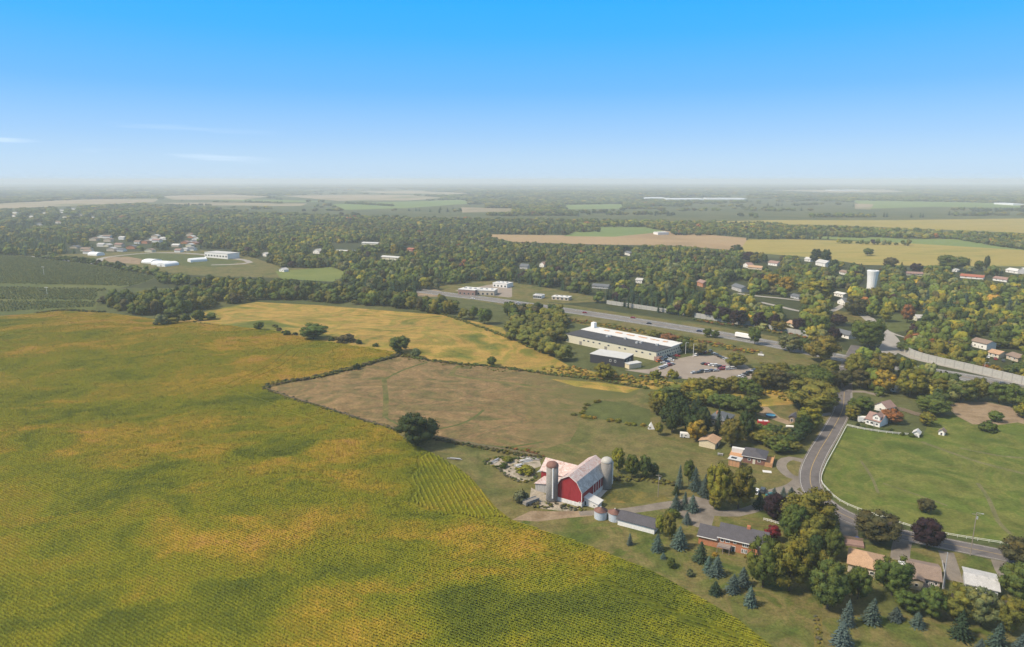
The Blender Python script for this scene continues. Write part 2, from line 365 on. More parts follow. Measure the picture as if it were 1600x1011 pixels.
area('far_field', 'far_pale_field', opened([(560,299),(640,298),(740,302),(700,304),(600,302)]))
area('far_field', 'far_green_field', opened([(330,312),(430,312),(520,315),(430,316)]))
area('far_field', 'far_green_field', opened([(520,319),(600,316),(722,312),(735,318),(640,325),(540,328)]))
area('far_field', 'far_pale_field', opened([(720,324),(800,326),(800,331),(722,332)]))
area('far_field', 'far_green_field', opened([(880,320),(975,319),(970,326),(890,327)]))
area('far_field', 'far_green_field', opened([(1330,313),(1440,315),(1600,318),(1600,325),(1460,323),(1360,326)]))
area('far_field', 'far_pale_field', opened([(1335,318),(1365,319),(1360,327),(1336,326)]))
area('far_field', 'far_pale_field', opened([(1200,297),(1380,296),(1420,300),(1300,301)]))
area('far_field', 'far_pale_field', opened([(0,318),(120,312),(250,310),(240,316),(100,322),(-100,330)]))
area('tan_field', 'tan_field', opened([(748,366),(900,368),(960,356),(1010,357),(1050,362),(1168,372),(1160,392),(1060,384),(930,382),(800,378)]))
area('stubble_field', 'far_green_field', opened([(900,362),(935,355),(1008,355),(1040,362),(960,370),(880,369)]))
area('golden_field', 'gold_crop', opened([(1112,346),(1200,344),(1400,344),(1620,341),(1700,342),(1700,366),(1600,364),(1480,359),(1300,352),(1140,349)]))
area('golden_field', 'gold_crop', opened([(1168,374),(1250,374),(1400,379),(1600,391),(1750,400),(1750,420),(1600,416),(1490,416),(1350,414),(1290,404),(1190,396),(1155,392)]))
area('green_field', 'far_green_field', opened([(1250,371),(1330,368),(1420,374),(1500,373),(1600,386),(1750,396),(1750,400),(1600,391),(1400,379)]))
area('orchard_ground', 'orchard_floor', opened([(-300,392),(0,399),(60,402),(150,412),(250,432),(215,445),(155,455),(150,484),(100,486),(60,489),(0,493),(-300,505)]))
area('village_green', 'meadow', opened([(60,399),(190,394),(310,390),(395,402),(440,418),(510,420),(545,425),(530,437),(440,434),(330,432),(250,425),(120,405)]))
area('green_field', 'pale_meadow', opened([(430,424),(520,417),(545,428),(520,440),(440,436)]))
area('racetrack_infield', 'mown_green', opened([(180,400),(240,395),(310,399),(375,408),(350,418),(280,415),(200,408)]))
area('dirt_track', 'bare_dirt', [(160,402),(200,401),(222,405),(218,413),(170,409)])
area('bare_yard', 'bare_dirt', opened([(635,458),(680,452),(700,458),(690,464),(650,463)]))
area('plaza_grass', 'meadow', opened([(672,448),(760,439),(800,441),(880,454),(960,470),(880,474),(790,466),(720,462)]))
area('plaza_lot', 'gravel_lot', opened([(700,461),(712,454),(770,444),(800,448),(800,464),(780,467)]))
area('hay_field', 'hay', opened([(240,499),(290,497),(330,484),(400,472),(500,477),(600,485),(690,492),(740,502),(785,512),(800,530),(850,550),(890,572),(960,588),(1060,598),(1110,604),(1180,604),(1250,606),(1250,632),(1180,636),(1060,618),(1010,606),(940,594),(860,584),(770,573),(700,567),(632,556),(625,555),(602,547),(550,540),(490,531),(440,519),(400,514),(330,506)]))
area('grassland', 'meadow', [(414,607),(500,588),(560,573),(625,555),(632,556),(700,567),(770,573),(860,584),(940,594),(1010,606),(1060,618),(1180,636),(1260,630),(1300,600),(1318,640),(1290,680),(1262,730),(1262,770),(1300,810),(1340,850),(1600,900),(1800,950),(1800,1110),(1290,1100),(1250,1050),(1200,1004),(1150,965),(1080,925),(1020,892),(960,868),(900,845),(860,832),(800,812),(775,793),(752,765),(735,745),(712,728),(675,708),(640,690),(615,672),(560,655),(480,630)])
area('pasture', 'dry_pasture', opened([(414,607),(500,588),(560,573),(625,555),(690,565),(770,573),(860,585),(940,595),(1006,606),(985,622),(934,624),(902,647),(905,665),(890,690),(855,700),(810,699),(765,695),(700,686),(615,668),(560,652),(480,630)]))
for q, w in (([(600,592),(603,620),(602,652)], 3), ([(602,592),(630,578),(668,566)], 1.6), ([(602,652),(620,662),(640,670)], 1.4), ([(700,585),(760,594),(840,604),(880,608)], 3.6), ([(705,585),(712,575),(722,570)], 3), ([(680,671),(715,664),(740,653),(756,640)], 1.6), ([(730,690),(765,697),(800,698),(850,690)], 1.6)):
    line, poly = ribbon(q, w, 10); GR.append(('mown_path', 'meadow' if w > 2.5 else 'mown_green', poly))
area('hay_strip', 'hay', [(860,592),(940,598),(1000,607),(980,614),(900,604)])
area('small_paddock', 'mown_green', opened([(902,648),(934,625),(980,630),(1016,640),(1016,666),(980,662)]))
area('highway_verge', 'meadow', opened([(690,452),(900,478),(1100,508),(1300,540),(1330,566),(1320,600),(1260,606),(1180,604),(1110,598),(1085,592),(1165,580),(1100,545),(1000,518),(890,498),(780,476),(690,462)]))
area('shoulder_weeds', 'weeds', [(890,497),(1000,513),(1090,528),(1180,545),(1240,560),(1240,567),(1170,556),(1090,540),(1000,525),(900,505)])
area('green_field', 'meadow', opened([(900,500),(1000,516),(1090,534),(1200,552),(1290,570),(1270,592),(1200,590),(1165,575),(1080,545),(1060,536)]))
area('parking_lot', 'gravel_lot', opened([(975,578),(1015,577),(1060,560),(1090,554),(1130,556),(1165,570),(1180,580),(1172,594),(1130,598),(1085,594),(1040,588),(1000,582)]))
area('cemetery_lawn', 'mown_green', opened([(1370,490),(1430,492),(1425,515),(1395,520),(1375,505)]))
area('roadside_grass', 'weeds', opened([(1300,484),(1350,492),(1385,520),(1380,530),(1340,505),(1300,500)]))
area('grass_field', 'paddock_green', opened([(1322,668),(1400,676),(1440,684),(1455,655),(1490,648),(1600,650),(1760,655),(1760,890),(1600,856),(1570,850),(1510,841),(1440,829),(1385,812),(1340,797),(1310,784),(1283,755),(1290,725)]))
area('dirt_patch', 'bare_dirt', opened([(1478,634),(1500,628),(1540,628),(1580,636),(1640,655),(1640,672),(1590,660),(1560,664),(1520,663),(1495,650)]))
area('homestead_lawn', 'lawn', [(800,816),(860,804),(960,796),(1010,790),(1060,800),(1100,790),(1180,770),(1240,765),(1290,800),(1340,850),(1290,880),(1275,1100),(1250,1050),(1200,1004),(1150,965),(1080,925),(1020,892),(960,868),(900,845)])
area('backyard_lawn', 'lawn', opened([(1286,966),(1420,960),(1600,990),(1700,1010),(1700,1100),(1270,1100)]))
area('hedge_strip', 'weeds', [(1272,966),(1284,962),(1286,1010),(1284,1100),(1268,1100),(1272,1010)])
area('front_lawn', 'lawn', [(1340,850),(1480,860),(1620,890),(1620,960),(1420,940),(1330,890)])
area('dry_lawn', 'weeds', [(935,770),(985,765),(1040,775),(1050,782),(1000,787),(950,785)])
area('back_garden_soil', 'bare_dirt', opened([(1170,634),(1200,636),(1218,652),(1240,660),(1232,664),(1205,655),(1180,646)]))
area('barnyard', 'yard_rubble', opened([(757,722),(775,716),(800,718),(812,712),(842,716),(846,728),(832,733),(838,744),(822,753),(795,745),(780,733)]))
area('barnyard', 'yard_rubble', [(830,762),(845,768),(872,782),(905,795),(890,800),(850,795),(826,790)])
area('farm_track', 'bare_dirt', [(800,812),(830,798),(870,799),(925,798),(925,806),(880,810),(840,815)])
area('barn_apron', 'concrete_slab', [(925,775),(942,757),(960,748),(950,765),(938,778)])
for q_, w_ in (([(1528,755),(1545,780),(1560,815),(1580,835)], 1.6), ([(1345,720),(1362,745),(1372,770)], 1.2), ([(1440,690),(1480,705),(1530,722),(1600,740)], 2.2), ([(1500,700),(1560,712),(1610,716)], 1.8), ([(1380,755),(1430,772),(1480,790)], 1.0)): GR.append(('field_track', 'pale_track', ribbon(q_, w_, 6)[1]))
GR.append(('farm_driveway', 'gravel', ribbon([(905,802),(960,800),(1010,794),(1050,788),(1085,790)], (3.5, 6))[1]))
area('farm_driveway', 'gravel', [(1050,784),(1085,775),(1112,782),(1118,800),(1112,822),(1090,824),(1075,818),(1060,800)])
GR.append(('farm_driveway', 'gravel', ribbon([(1105,800),(1150,802),(1190,790),(1215,775),(1250,768)], 5)[1]))
GR.append(('loop_driveway', 'gravel', ribbon([(1262,722),(1236,716),(1222,722),(1222,732),(1235,744),(1252,748)], 4.2, 4)[1]))
GR.append(('side_driveway', 'gravel', ribbon([(1250,750),(1238,760),(1220,766),(1195,772)], 5, 4)[1]))
GR.append(('house_driveway', 'gravel', [G2(p) for p in [(1298,800),(1318,810),(1340,826),(1342,850),(1316,848),(1306,832),(1298,815)]]))
GR.append(('house_driveway', 'gravel', ribbon([(1412,842),(1408,856),(1406,876)], 5.5)[1]))
GR.append(('house_driveway', 'gravel', ribbon([(1478,862),(1484,880),(1492,908)], 4.5)[1]))
GR.append(('house_driveway', 'gravel', ribbon([(1560,876),(1566,892),(1580,915)], 4)[1]))
GR.append(('house_driveway', 'concrete_road', ribbon([(1300,646),(1270,650),(1235,652)], 3.5)[1]))
GR.append(('house_driveway', 'gravel', ribbon([(1322,612),(1350,612),(1380,620)], 4)[1]))
GR.append(('town_street', 'concrete_road', opened(None) if False else ribbon([(1150,458),(1180,462),(1220,466),(1256,470)], 6)[1])); OPEN_PX.append([(1170,458),(1256,468),(1256,484),(1190,476)])
GR.append(('town_street', 'concrete_road', ribbon([(1188,472),(1215,478),(1250,486),(1290,488),(1312,480),(1322,472)], 6)[1]))
GR.append(('town_street', 'concrete_road', ribbon([(1345,490),(1362,497),(1378,512),(1398,522),(1415,527)], 3)[1])); OPEN_PX.append([(1345,488),(1415,525),(1415,532),(1345,498)])
GR.append(('village_road', 'concrete_road', ribbon([(155,409),(165,402),(240,395),(310,397),(385,407),(380,412),(330,414)], 9, 20)[1]))
GR.append(('far_highway', 'concrete_road', ribbon([(55,400),(120,408),(180,415),(245,426)], 16, 20)[1])); OPEN_PX.append([(50,397),(250,422),(250,438),(50,404)])
hw = road('highway', 'asphalt_highway', [(640,452),(700,460),(760,467),(890,485.5),(1000,502),(1100,518),(1200,536),(1320,560),(1400,572),(1500,588),(1600,606),(1750,634)], 21, 15)
OPEN_PX += [[(1408,545),(1480,570),(1600,600),(1610,612),(1520,598),(1469,577),(1421,559)], [(1385,524),(1412,530),(1418,556),(1392,556)], [(690,455),(890,476),(1100,505),(1240,530),(1240,555),(1100,530),(890,497),(690,466)], [(1500,575),(1620,600),(1620,616),(1490,596)], [(1300,552),(1330,556),(1325,600),(1305,590)]]
GR.append(('approach_road', 'concrete_road', ribbon([(1335,562),(1375,556),(1392,540),(1388,525),(1365,505),(1345,490)], (16, 6), 8)[1])); OPEN_PX.append([(1372,520),(1412,530),(1412,560),(1380,555)])
GR.append(('service_road', 'concrete_road', ribbon([(1385,540),(1405,548),(1430,560),(1500,576),(1620,604),(1750,634)], 7, 8)[1]))
MAIN = [(1340,540),(1330,560),(1320,585),(1319,612),(1316,640),(1298,675),(1278,708),(1266,738),(1270,766),(1296,792),(1340,814),(1400,833),(1480,850),(1560,866),(1680,893),(1800,920)]
mr = road('main_road', 'asphalt_old', MAIN, 8.0, 5)
_, shp = ribbon(MAIN, 8.8, 5); GR.insert(-1, ('road_shoulder', 'gravel', shp))
area('crop_field', 'crop_soil', crop_px); GR.insert(0, GR.pop())

verts = []; edges = []
def ring_add(poly):
    n0 = len(verts)
    for p in poly: verts.append(Vector(p))
    n = len(poly); edges.extend((n0+i, n0+(i+1) % n) for i in range(n))
for n_, m_, poly in GR: ring_add(poly)
r = 70.0
while r < 26000:
    st = R(.85) if r < 3000 else R(1.2)
    for a in np.arange(R(-46), R(46), st): verts.append(Vector((r*math.sin(a)+random.uniform(-.2,.2), r*math.cos(a)+random.uniform(-.2,.2))))
    for a in np.arange(R(48), R(312), R(6)): verts.append(Vector((r*math.sin(a), r*math.cos(a))))
    r *= 1.0165 if r < 1000 else 1.03
verts.append(Vector((0, 0)))
cv, ce, cf, *_ = delaunay_2d_cdt(verts, edges, [], 0, 1e-4)
V = np.array([(v.x, v.y) for v in cv]); Fc = np.array([f for f in cf if len(f) == 3])
C = V[Fc].mean(1); cls = np.full(len(Fc), -1)
for i, (n_, m_, poly) in enumerate(GR):
    a = np.array(poly); bb = (C[:,0] > a[:,0].min()) & (C[:,0] < a[:,0].max()) & (C[:,1] > a[:,1].min()) & (C[:,1] < a[:,1].max())
    idx = np.where(bb)[0]; idx = idx[pip(C[idx,0], C[idx,1], poly)]; cls[idx] = i
Z = terrain(V[:,0], V[:,1])
blobs = [  # ripe (+) and green (-) crop patches, with sun patch and cloud shadows painted in, by where they lie in the photograph
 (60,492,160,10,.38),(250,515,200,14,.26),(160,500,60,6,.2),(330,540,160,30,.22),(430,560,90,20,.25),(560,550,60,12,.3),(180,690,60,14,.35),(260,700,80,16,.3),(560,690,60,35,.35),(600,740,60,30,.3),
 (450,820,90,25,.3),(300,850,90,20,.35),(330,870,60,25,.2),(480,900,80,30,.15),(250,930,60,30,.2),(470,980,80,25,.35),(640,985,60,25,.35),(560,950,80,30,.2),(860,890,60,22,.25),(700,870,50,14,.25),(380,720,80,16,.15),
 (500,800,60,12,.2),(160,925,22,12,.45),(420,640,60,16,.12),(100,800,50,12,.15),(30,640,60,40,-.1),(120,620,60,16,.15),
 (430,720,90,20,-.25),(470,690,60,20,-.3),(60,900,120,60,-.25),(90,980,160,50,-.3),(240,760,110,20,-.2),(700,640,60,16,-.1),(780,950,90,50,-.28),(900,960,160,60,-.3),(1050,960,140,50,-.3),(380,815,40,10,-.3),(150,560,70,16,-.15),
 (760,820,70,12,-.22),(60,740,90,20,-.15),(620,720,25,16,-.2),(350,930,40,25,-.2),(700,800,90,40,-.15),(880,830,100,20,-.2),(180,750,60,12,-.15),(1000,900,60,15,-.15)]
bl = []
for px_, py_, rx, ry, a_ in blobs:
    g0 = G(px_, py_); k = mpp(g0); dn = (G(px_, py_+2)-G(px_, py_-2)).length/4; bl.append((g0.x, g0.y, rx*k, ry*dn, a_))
def ripeness_and_light(x, y):
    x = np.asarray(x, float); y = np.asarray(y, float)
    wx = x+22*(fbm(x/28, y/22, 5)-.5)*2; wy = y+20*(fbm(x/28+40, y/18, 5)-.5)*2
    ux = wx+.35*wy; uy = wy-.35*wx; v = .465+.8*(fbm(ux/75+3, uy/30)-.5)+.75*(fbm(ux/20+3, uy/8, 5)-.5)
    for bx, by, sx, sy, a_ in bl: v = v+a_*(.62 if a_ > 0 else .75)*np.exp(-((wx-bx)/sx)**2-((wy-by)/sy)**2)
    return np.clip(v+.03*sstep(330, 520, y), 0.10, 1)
def ground_obj(name, mat, faces):
    used, inv = np.unique(faces.ravel(), return_inverse=True)
    me = bpy.data.meshes.new(name); vv = np.column_stack([V[used], Z[used]])
    me.from_pydata(vv.tolist(), [], inv.reshape(-1, 3).tolist()); me.materials.append(M[mat]); me.shade_smooth()
    if mat == 'crop_soil':
        at = me.attributes.new('ripeness_and_light', 'FLOAT', 'POINT'); at.data.foreach_set('value', ripeness_and_light(vv[:,0], vv[:,1]).astype(np.float32))
    return tag(link(name, me), kind='structure')
ground_obj('ground', 'open_country', Fc[cls == -1])
for i, (n_, m_, poly) in enumerate(GR):
    f = Fc[cls == i]
    if len(f): ground_obj(n_, m_, f)

# painted lines on the roads
def strip(name, mat, line, off, width, dash=None, z=.02):
    mb = MB(); o = offset(line, off); L = offset(o, width/2); Rr = offset(o, -width/2); acc = 0
    for i in range(len(o)-1):
        seg = (o[i+1]-o[i]).length; acc += seg
        if dash and (acc % (dash[0]+dash[1])) > dash[0]: continue
        if not all(np.isfinite([o[i].x, o[i].y])): continue
        q = [L[i], Rr[i], Rr[i+1], L[i+1]]; mb.add([(p.x, p.y, float(terrain(p.x, p.y))+z) for p in q], [(0,1,2,3)])
    return tag(mb.build(name, mat), kind='structure')
mfine = spline([Vector(G2(p)) for p in MAIN[3:]], 3)
strip('centre_line', 'yellow_paint_line', mfine, .1, .2); strip('edge_line', 'white_paint_line', mfine, 3.65, .10); strip('edge_line', 'white_paint_line', mfine, -3.65, .10)
hfine = spline([Vector(p) for p in hw[::1]], 3)
for o_, d_ in ((0, None), (.7, None)): strip('highway_line', 'yellow_paint_line', hfine, o_, .22, d_)
for o_ in (-3.9, 3.9): strip('highway_line', 'white_paint_line', hfine, o_, .25, (4, 8))
for o_ in (-7.8, 7.8): strip('highway_line', 'white_paint_line', hfine, o_, .4)
mst = MB()
for (a, b) in (((1306,553),(1322,556)), ((1308,560),(1322,563)), ((1306,571),(1318,573)), ((1350,556),(1372,553)), ((1352,563),(1374,560)), ((1350,571),(1368,568)), ((1352,566),(1372,564.5))):
    A = G(*a); B = G(*b); d = (B-A).normalized(); n = Vector((-d.y, d.x, 0))*.35; mst.add([A-n+Vector((0,0,.03)), B-n+Vector((0,0,.03)), B+n+Vector((0,0,.03)), A+n+Vector((0,0,.03))], [(0,1,2,3)])
tag(mst.build('stop_line', 'white_paint_line'), kind='structure')
# ------------------------------------------------------------ buildings
KEEP = []    # picture boxes (x0, y0, x1, y1) in photograph pixels that scattered trees may not cover
def keep(x0, y0, x1, y1): KEEP.append((x0, y0, x1, y1))
def place(A, B):
    a = G(*A); b = G(*B); d = b-a; return a, math.atan2(d.y, d.x), math.hypot(d.x, d.y)
def window(par, face, L, D, u, z, w=1.2, h=1.1, frame='white_trim', pane='glass_pane', name='window'):
    """a framed window (or door) standing proud of one wall: f front, b back, l left, r right"""
    t = .09
    def bx(mb, u0, u1, z0, z1, d0, d1):
        if face == 'f': mb.box(u0, u1, -d1, -d0, z0, z1)
        elif face == 'b': mb.box(u0, u1, D+d0, D+d1, z0, z1)
        elif face == 'l': mb.box(-d1, -d0, u0, u1, z0, z1)
        else: mb.box(L+d0, L+d1, u0, u1, z0, z1)
    fr = MB(); b = .12
    bx(fr, u-w/2, u+w/2, z, z+b, .002, t); bx(fr, u-w/2, u+w/2, z+h-b, z+h, .002, t)
    bx(fr, u-w/2, u-w/2+b, z+b, z+h-b, .002, t); bx(fr, u+w/2-b, u+w/2, z+b, z+h-b, .002, t)
    o = fr.build(name, frame, par); p = MB(); bx(p, u-w/2+b, u+w/2-b, z+b, z+h-b, .003, .05)
    p.build('pane' if name == 'window' else 'door_panel', pane, o); return o
def house(A, B, D, wh, rh, wall, roof, label, ridge='x', hip=False, wins=(), doors=(), over=.45, chim=None, name='house', cat='house', group=None, L=None, gable=None, pb=None):
    p, rz, L0 = place(A, B); L = L or L0
    e = empty(name, p-Vector((0,0,.15)), rz, label, cat, group)
    w = MB()
    if ridge == 'x' and not hip: w.prism([(0,0),(D,0),(D,wh),(D/2,wh+rh),(0,wh)], 0, L, 'x')
    elif ridge == 'y' and not hip: w.prism([(0,0),(L,0),(L,wh),(L/2,wh+rh),(0,wh)], 0, D, 'y')
    else: w.box(0, L, 0, D, 0, wh)
    w.build('wall', wall, e)
    o = over; t = .2; z0 = wh-o*rh/((D if ridge == 'x' else L)/2); zr = wh+rh; r_ = MB(); up = Vector((0,0,t))
    if hip:
        i = min(L, D)/2
        if L >= D: a, b = (i, D/2), (L-i, D/2)
        else: a, b = (L/2, i), (L/2, D-i)
        q = [(-o,-o,wh),(L+o,-o,wh),(L+o,D+o,wh),(-o,D+o,wh),(a[0],a[1],zr),(b[0],b[1],zr)]
        q = [Vector(v)+up*.6 for v in q]+[Vector(v)-up*.4 for v in q[:4]]
        fs = [(0,1,5,4),(1,2,5),(2,3,4,5),(3,0,4),(0,6,7,1),(1,7,8,2),(2,8,9,3),(3,9,6,0),(9,8,7,6)] if L >= D else [(0,1,4),(1,2,5,4),(2,3,5),(3,0,4,5),(0,6,7,1),(1,7,8,2),(2,8,9,3),(3,9,6,0),(9,8,7,6)]
        r_.add(q, fs)
    elif ridge == 'x':
        r_.prism([(-o,z0),(D/2,zr),(D+o,z0),(D+o,z0+t),(D/2,zr+t),(-o,z0+t)], -o, L+o, 'x')
    else:
        r_.prism([(-o,z0),(L/2,zr),(L+o,z0),(L+o,z0+t),(L/2,zr+t),(-o,z0+t)], -o, D+o, 'y')
    ro = r_.build('roof', roof, e)
    if chim:
        c = MB().box(chim[0]-.4, chim[0]+.4, chim[1]-.35, chim[1]+.35, wh+.2, zr+.9); c.build('chimney', 'orange_brick', ro)
    for s in wins:
        if s[0] in 'fb': u = s[1]*L
        else: u = s[1]*D
        window(e, s[0], L, D, u, s[2], *(s[3:5] if len(s) > 3 else (1.3, 1.1)))
    for s in doors:
        u = s[1]*(L if s[0] in 'fb' else D)
        window(e, s[0], L, D, u, .05, *(s[2:4] if len(s) > 2 else (1.0, 2.1)), 'white_trim', s[4] if len(s) > 4 else 'grey_wall', 'door')
    if pb: keep(*pb)
    return e, L
# --- the red barn
p, rz, W = place((870.4,782), (908.4,792.8)); bz = rz
q = G(940,758); L = (q-G(908.4,792.8)).length*1.02
barn = empty('barn', p, rz, 'large red barn with a gambrel roof of rusty white sheet metal and two wings', 'barn')
EH, BH, PH = 6.2, 9.7, 11.6; brk = .21*W
def gam(o=0, z=0): return [(-o, EH-o*1.3+z), (brk-o*.6, BH+z), (W/2, PH+z), (W-brk+o*.6, BH+z), (W+o, EH-o*1.3+z)]
MB().prism([(0,1.6),(W,1.6)]+gam()[::-1], 0, L, 'y').build('wall', 'barn_red', barn)
MB().box(-.15, W+.15, -.15, L+.15, 0, 1.6).build('foundation', 'whitewash', barn)
g0 = gam(.45); g1 = gam(.45, .22)
for i, nm in enumerate(('rusty_roof', 'rusty_roof', 'rusty_roof', 'grey_metal_roof')):
    lab = None
    mb = MB(); a, b = g0[i], g0[i+1]; c, d = g1[i], g1[i+1]
    mb.prism([a, b, d, c], -.5, L+.5, 'y'); o = mb.build('roof_slope', nm, barn)
    if i == 3: tag(o, 'steep lower roof slope of weathered grey metal')
tr = MB()
for x0 in (-.2, W+.03): tr.box(x0, x0+.17, -.2, -.03, 1.6, EH)
tr.prism([(g0[0][0], g0[0][1]-.15), (g0[1][0], g0[1][1]-.2), (W/2, g0[2][1]-.2), (g0[3][0], g0[3][1]-.2), (g0[4][0], g0[4][1]-.15)]+[(x, z) for x, z in g0[::-1]], -.55, -.5, 'y')
tr.build('gable_trim', 'white_trim', barn)
for k in range(5):
    MB().box(W+.02, W+.08, L*.45+k*2.1, L*.45+k*2.1+.28, 1.7, EH-.7).build('post', 'white_trim', barn)
for k, u in enumerate((.3, .36, .74)): window(barn, 'f', W, L, W*u, 1.0, .9, .7, 'debris_grey')
window(barn, 'f', W, L, W*.93, .1, 1.0, 1.9, 'white_trim', 'black_wall', 'door')
# wing with gable roof behind on the west side, lean-to at front-left
wing = MB(); wx0 = -13.5; y0 = L*.50; D2 = 9.0
wing.prism([(y0,1.6),(y0+D2,1.6),(y0+D2,5.2),(y0+D2/2,8.6),(y0,5.2)], wx0, 1.5, 'x'); wing.build('wing_wall', 'barn_red', barn)
MB().box(wx0-.1, -.2, y0-.1, y0+D2+.1, 0, 1.6).build('wing_foundation', 'whitewash', barn)
MB().prism([(y0-.5,4.9),(y0+D2/2,8.6),(y0+D2+.5,4.9),(y0+D2+.5,5.1),(y0+D2/2,8.85),(y0-.5,5.1)], wx0-.5, W*.35, 'x').build('wing_roof', 'rusty_roof', barn)
window(barn, 'l', W, L, y0+2, 2.6, 1.6, 1.3, 'barn_red', 'black_wall').location.x = wx0
MB().prism([(-11.5,0),(-.16,0),(-.16,5.0),(-11.5,2.9)], 3.0, L*.47, 'y').build('lean_to_wall', 'grey_wood', barn)
MB().prism([(-11.9,2.85),(.05,5.15),(.05,5.35),(-11.9,3.05)], 2.6, L*.49, 'y').build('lean_to_roof', 'rusty_roof', barn)
MB().box(-11.52, -11.46, 5, L*.3, .1, 1.4).build('lean_to_sill', 'whitewash', barn)
# small white porch shed on the barn's right flank
p2 = G(905,796)
e = empty('milk_house', G(911,789), rz, 'small white lean-to shed with a pale metal roof against the barn wall', 'shed')
MB().prism([(0,0),(6,0),(6,1.9),(0,3.3)], 0, 3.6, 'y').build('wall', 'whitewash', e)
MB().prism([(-.3,3.45),(6.5,1.85),(6.5,2.05),(-.3,3.65)], -.4, 4.2, 'y').build('roof', 'white_membrane', e)
window(e, 'f', 6, 3.6, 4.6, .6, .9, .7); window(e, 'f', 6, 3.6, 1.0, .05, 1.0, 1.9, 'white_trim', 'black_wall', 'door')
# silos
def silo(base, r, h, cap, label, n_h):
    e = empty('silo', base, rz, label, 'silo')
    MB().lathe([(0,0),(r,0),(r,h),(0,h)], 32).build('shell', 'silo_stave', e, True)
    hp = MB()
    for i in range(n_h): z = .6+i*(h-1)/n_h; hp.lathe([(r,z),(r+.05,z),(r+.05,z+.07),(r,z+.07)], 32)
    o = hp.build('hoop', 'lamp_grey', e); tag(o, kind='stuff')
    prof = [(r+.12, h), (r+.12, h+.12)]+[((r+.12)*math.cos(a), h+.12+r*.78*math.sin(a)) for a in np.linspace(.1, 1.5, 8)]+[(0, h+.14+r*.78)]
    MB().lathe(prof, 32).build('dome', cap, e, True)
    return e
sL = G(862.5, 781); hL = vsize((862.5,781), 728)
s = silo(sL, 2.25, hL, 'rust_cap', 'tall concrete stave silo with a rusty brown dome at the barn gable', 26)
MB().tube((0.1,-2.45,1.8), (0.1,-2.45,hL), .28, 8).build('chute', 'white_trim', s); s.rotation_euler.z = 0
sR = G(947, 762); hR = vsize((947,762), 721)
s = silo(sR, 2.2, hR, 'white_dome', 'concrete silo with a cream white dome behind the barn flank', 22); s.rotation_euler.z = 0
MB().tube((2.35,-.3,1.8), (2.35,-.3,hR), .22, 8).build('chute', 'white_trim', s)
keep(755, 690, 960, 800)
# grain bins
for cx, lab in ((938.5, 'short galvanised grain bin with a rusty red cone roof, farther from the white shed'), (960.5, 'short galvanised grain bin with a rusty red cone roof, touching the white shed')):
    b = G(cx, 809 if cx < 950 else 812); e = empty('grain_bin', b, 0, lab, 'grain bin')
    pr = [(2.3, 0)]
    for i in range(10): pr += [(2.3, .3*i), (2.36, .3*i+.15)]
    MB().lathe([(0,0)]+pr+[(2.3,3.0)], 28).build('shell', 'galvanised', e)
    MB().lathe([(2.5,2.95),(2.5,3.05),(.35,4.1),(.35,4.25),(0,4.3)], 28).build('roof', 'rust_cap', e, True)
    MB().lathe([(.3,4.2),(.3,4.45),(0,4.5)], 10).build('cap', 'white_dome', e)
keep(925, 785, 1030, 835)
house((965,820), (1022,835), 6.5, 2.6, 1.5, 'white_wall', 'charcoal_shingle', 'long low white shed with a charcoal roof beside the grain bins', name='machine_shed', cat='shed')
# the brick farmhouse
p, rz, L = place((1091,849), (1193,873)); e = empty('farmhouse', p, rz, 'long orange brick bungalow with charcoal roof, rear deck and two levels of windows', 'house')
L *= 1.02; Lg = L*.30; D = 9.5
MB().prism([(0,0),(7.5,0),(7.5,3.1),(3.75,5.4),(0,3.1)], 0, Lg, 'x').build('garage_wall', 'orange_brick', e)
MB().prism([(-.5,2.85),(3.75,5.4),(8,2.85),(8,3.05),(3.75,5.6),(-.5,3.05)], -.5, Lg+.1, 'x').build('garage_roof', 'charcoal_shingle', e)
MB().prism([(0,-.4),(D,-.4),(D,4.4),(D/2,6.9),(0,4.4)], Lg, L, 'x').build('wall', 'orange_brick', e)
MB().prism([(-.6,4.1),(D/2,6.92),(D+.6,4.1),(D+.6,4.3),(D/2,7.12),(-.6,4.3)], Lg-.35, L+.5, 'x').build('roof', 'charcoal_shingle', e)
MB().box(-.5, Lg-.4, -.62, -.5, 2.86, 3.06).box(Lg-.35, L+.5, -.74, -.6, 4.08, 4.3).build('gutter', 'white_trim', e)
MB().box(Lg+8.2, Lg+9.3, D/2-.5, D/2+.5, 6.3, 7.9).build('chimney', 'orange_brick', e)
for u, z, w, h in ((.36,2.6,1.1,1.2),(.44,2.7,1.4,1.0),(.55,2.9,1.0,.8),(.68,2.5,.8,1.4),(.705,2.5,.8,1.4),(.73,2.5,.8,1.4),(.88,2.7,.7,1.3),(.91,2.7,.7,1.3),(.67,.3,.8,1.4),(.695,.3,.8,1.4),(.72,.3,.8,1.4)):
    window(e, 'f', L, D, L*u, z, w, h)
window(e, 'f', L, D, L*.535, -.1, 1.2, 2.1, 'white_trim', 'glass_pane', 'door')
dk = MB().box(L*.31, L*.50, -3.2, -.02, 2.05, 2.2)
for x_ in (.315, .40, .495): dk.box(L*x_-.08, L*x_+.08, -3.15, -3.0, -.3, 2.05)
dk.build('deck', 'deck_wood', e)
rl = MB()
for x_ in np.linspace(L*.31, L*.50, 13): rl.box(x_-.03, x_+.03, -3.2, -3.14, 2.2, 3.1)
rl.box(L*.31, L*.50, -3.22, -3.12, 3.1, 3.18); tag(rl.build('railing', 'deck_wood', e))
MB().box(L*.53, L*.80, -3.4, -.1, -.45, -.18).build('patio', 'concrete_slab', e)
keep(1088, 812, 1198, 880)
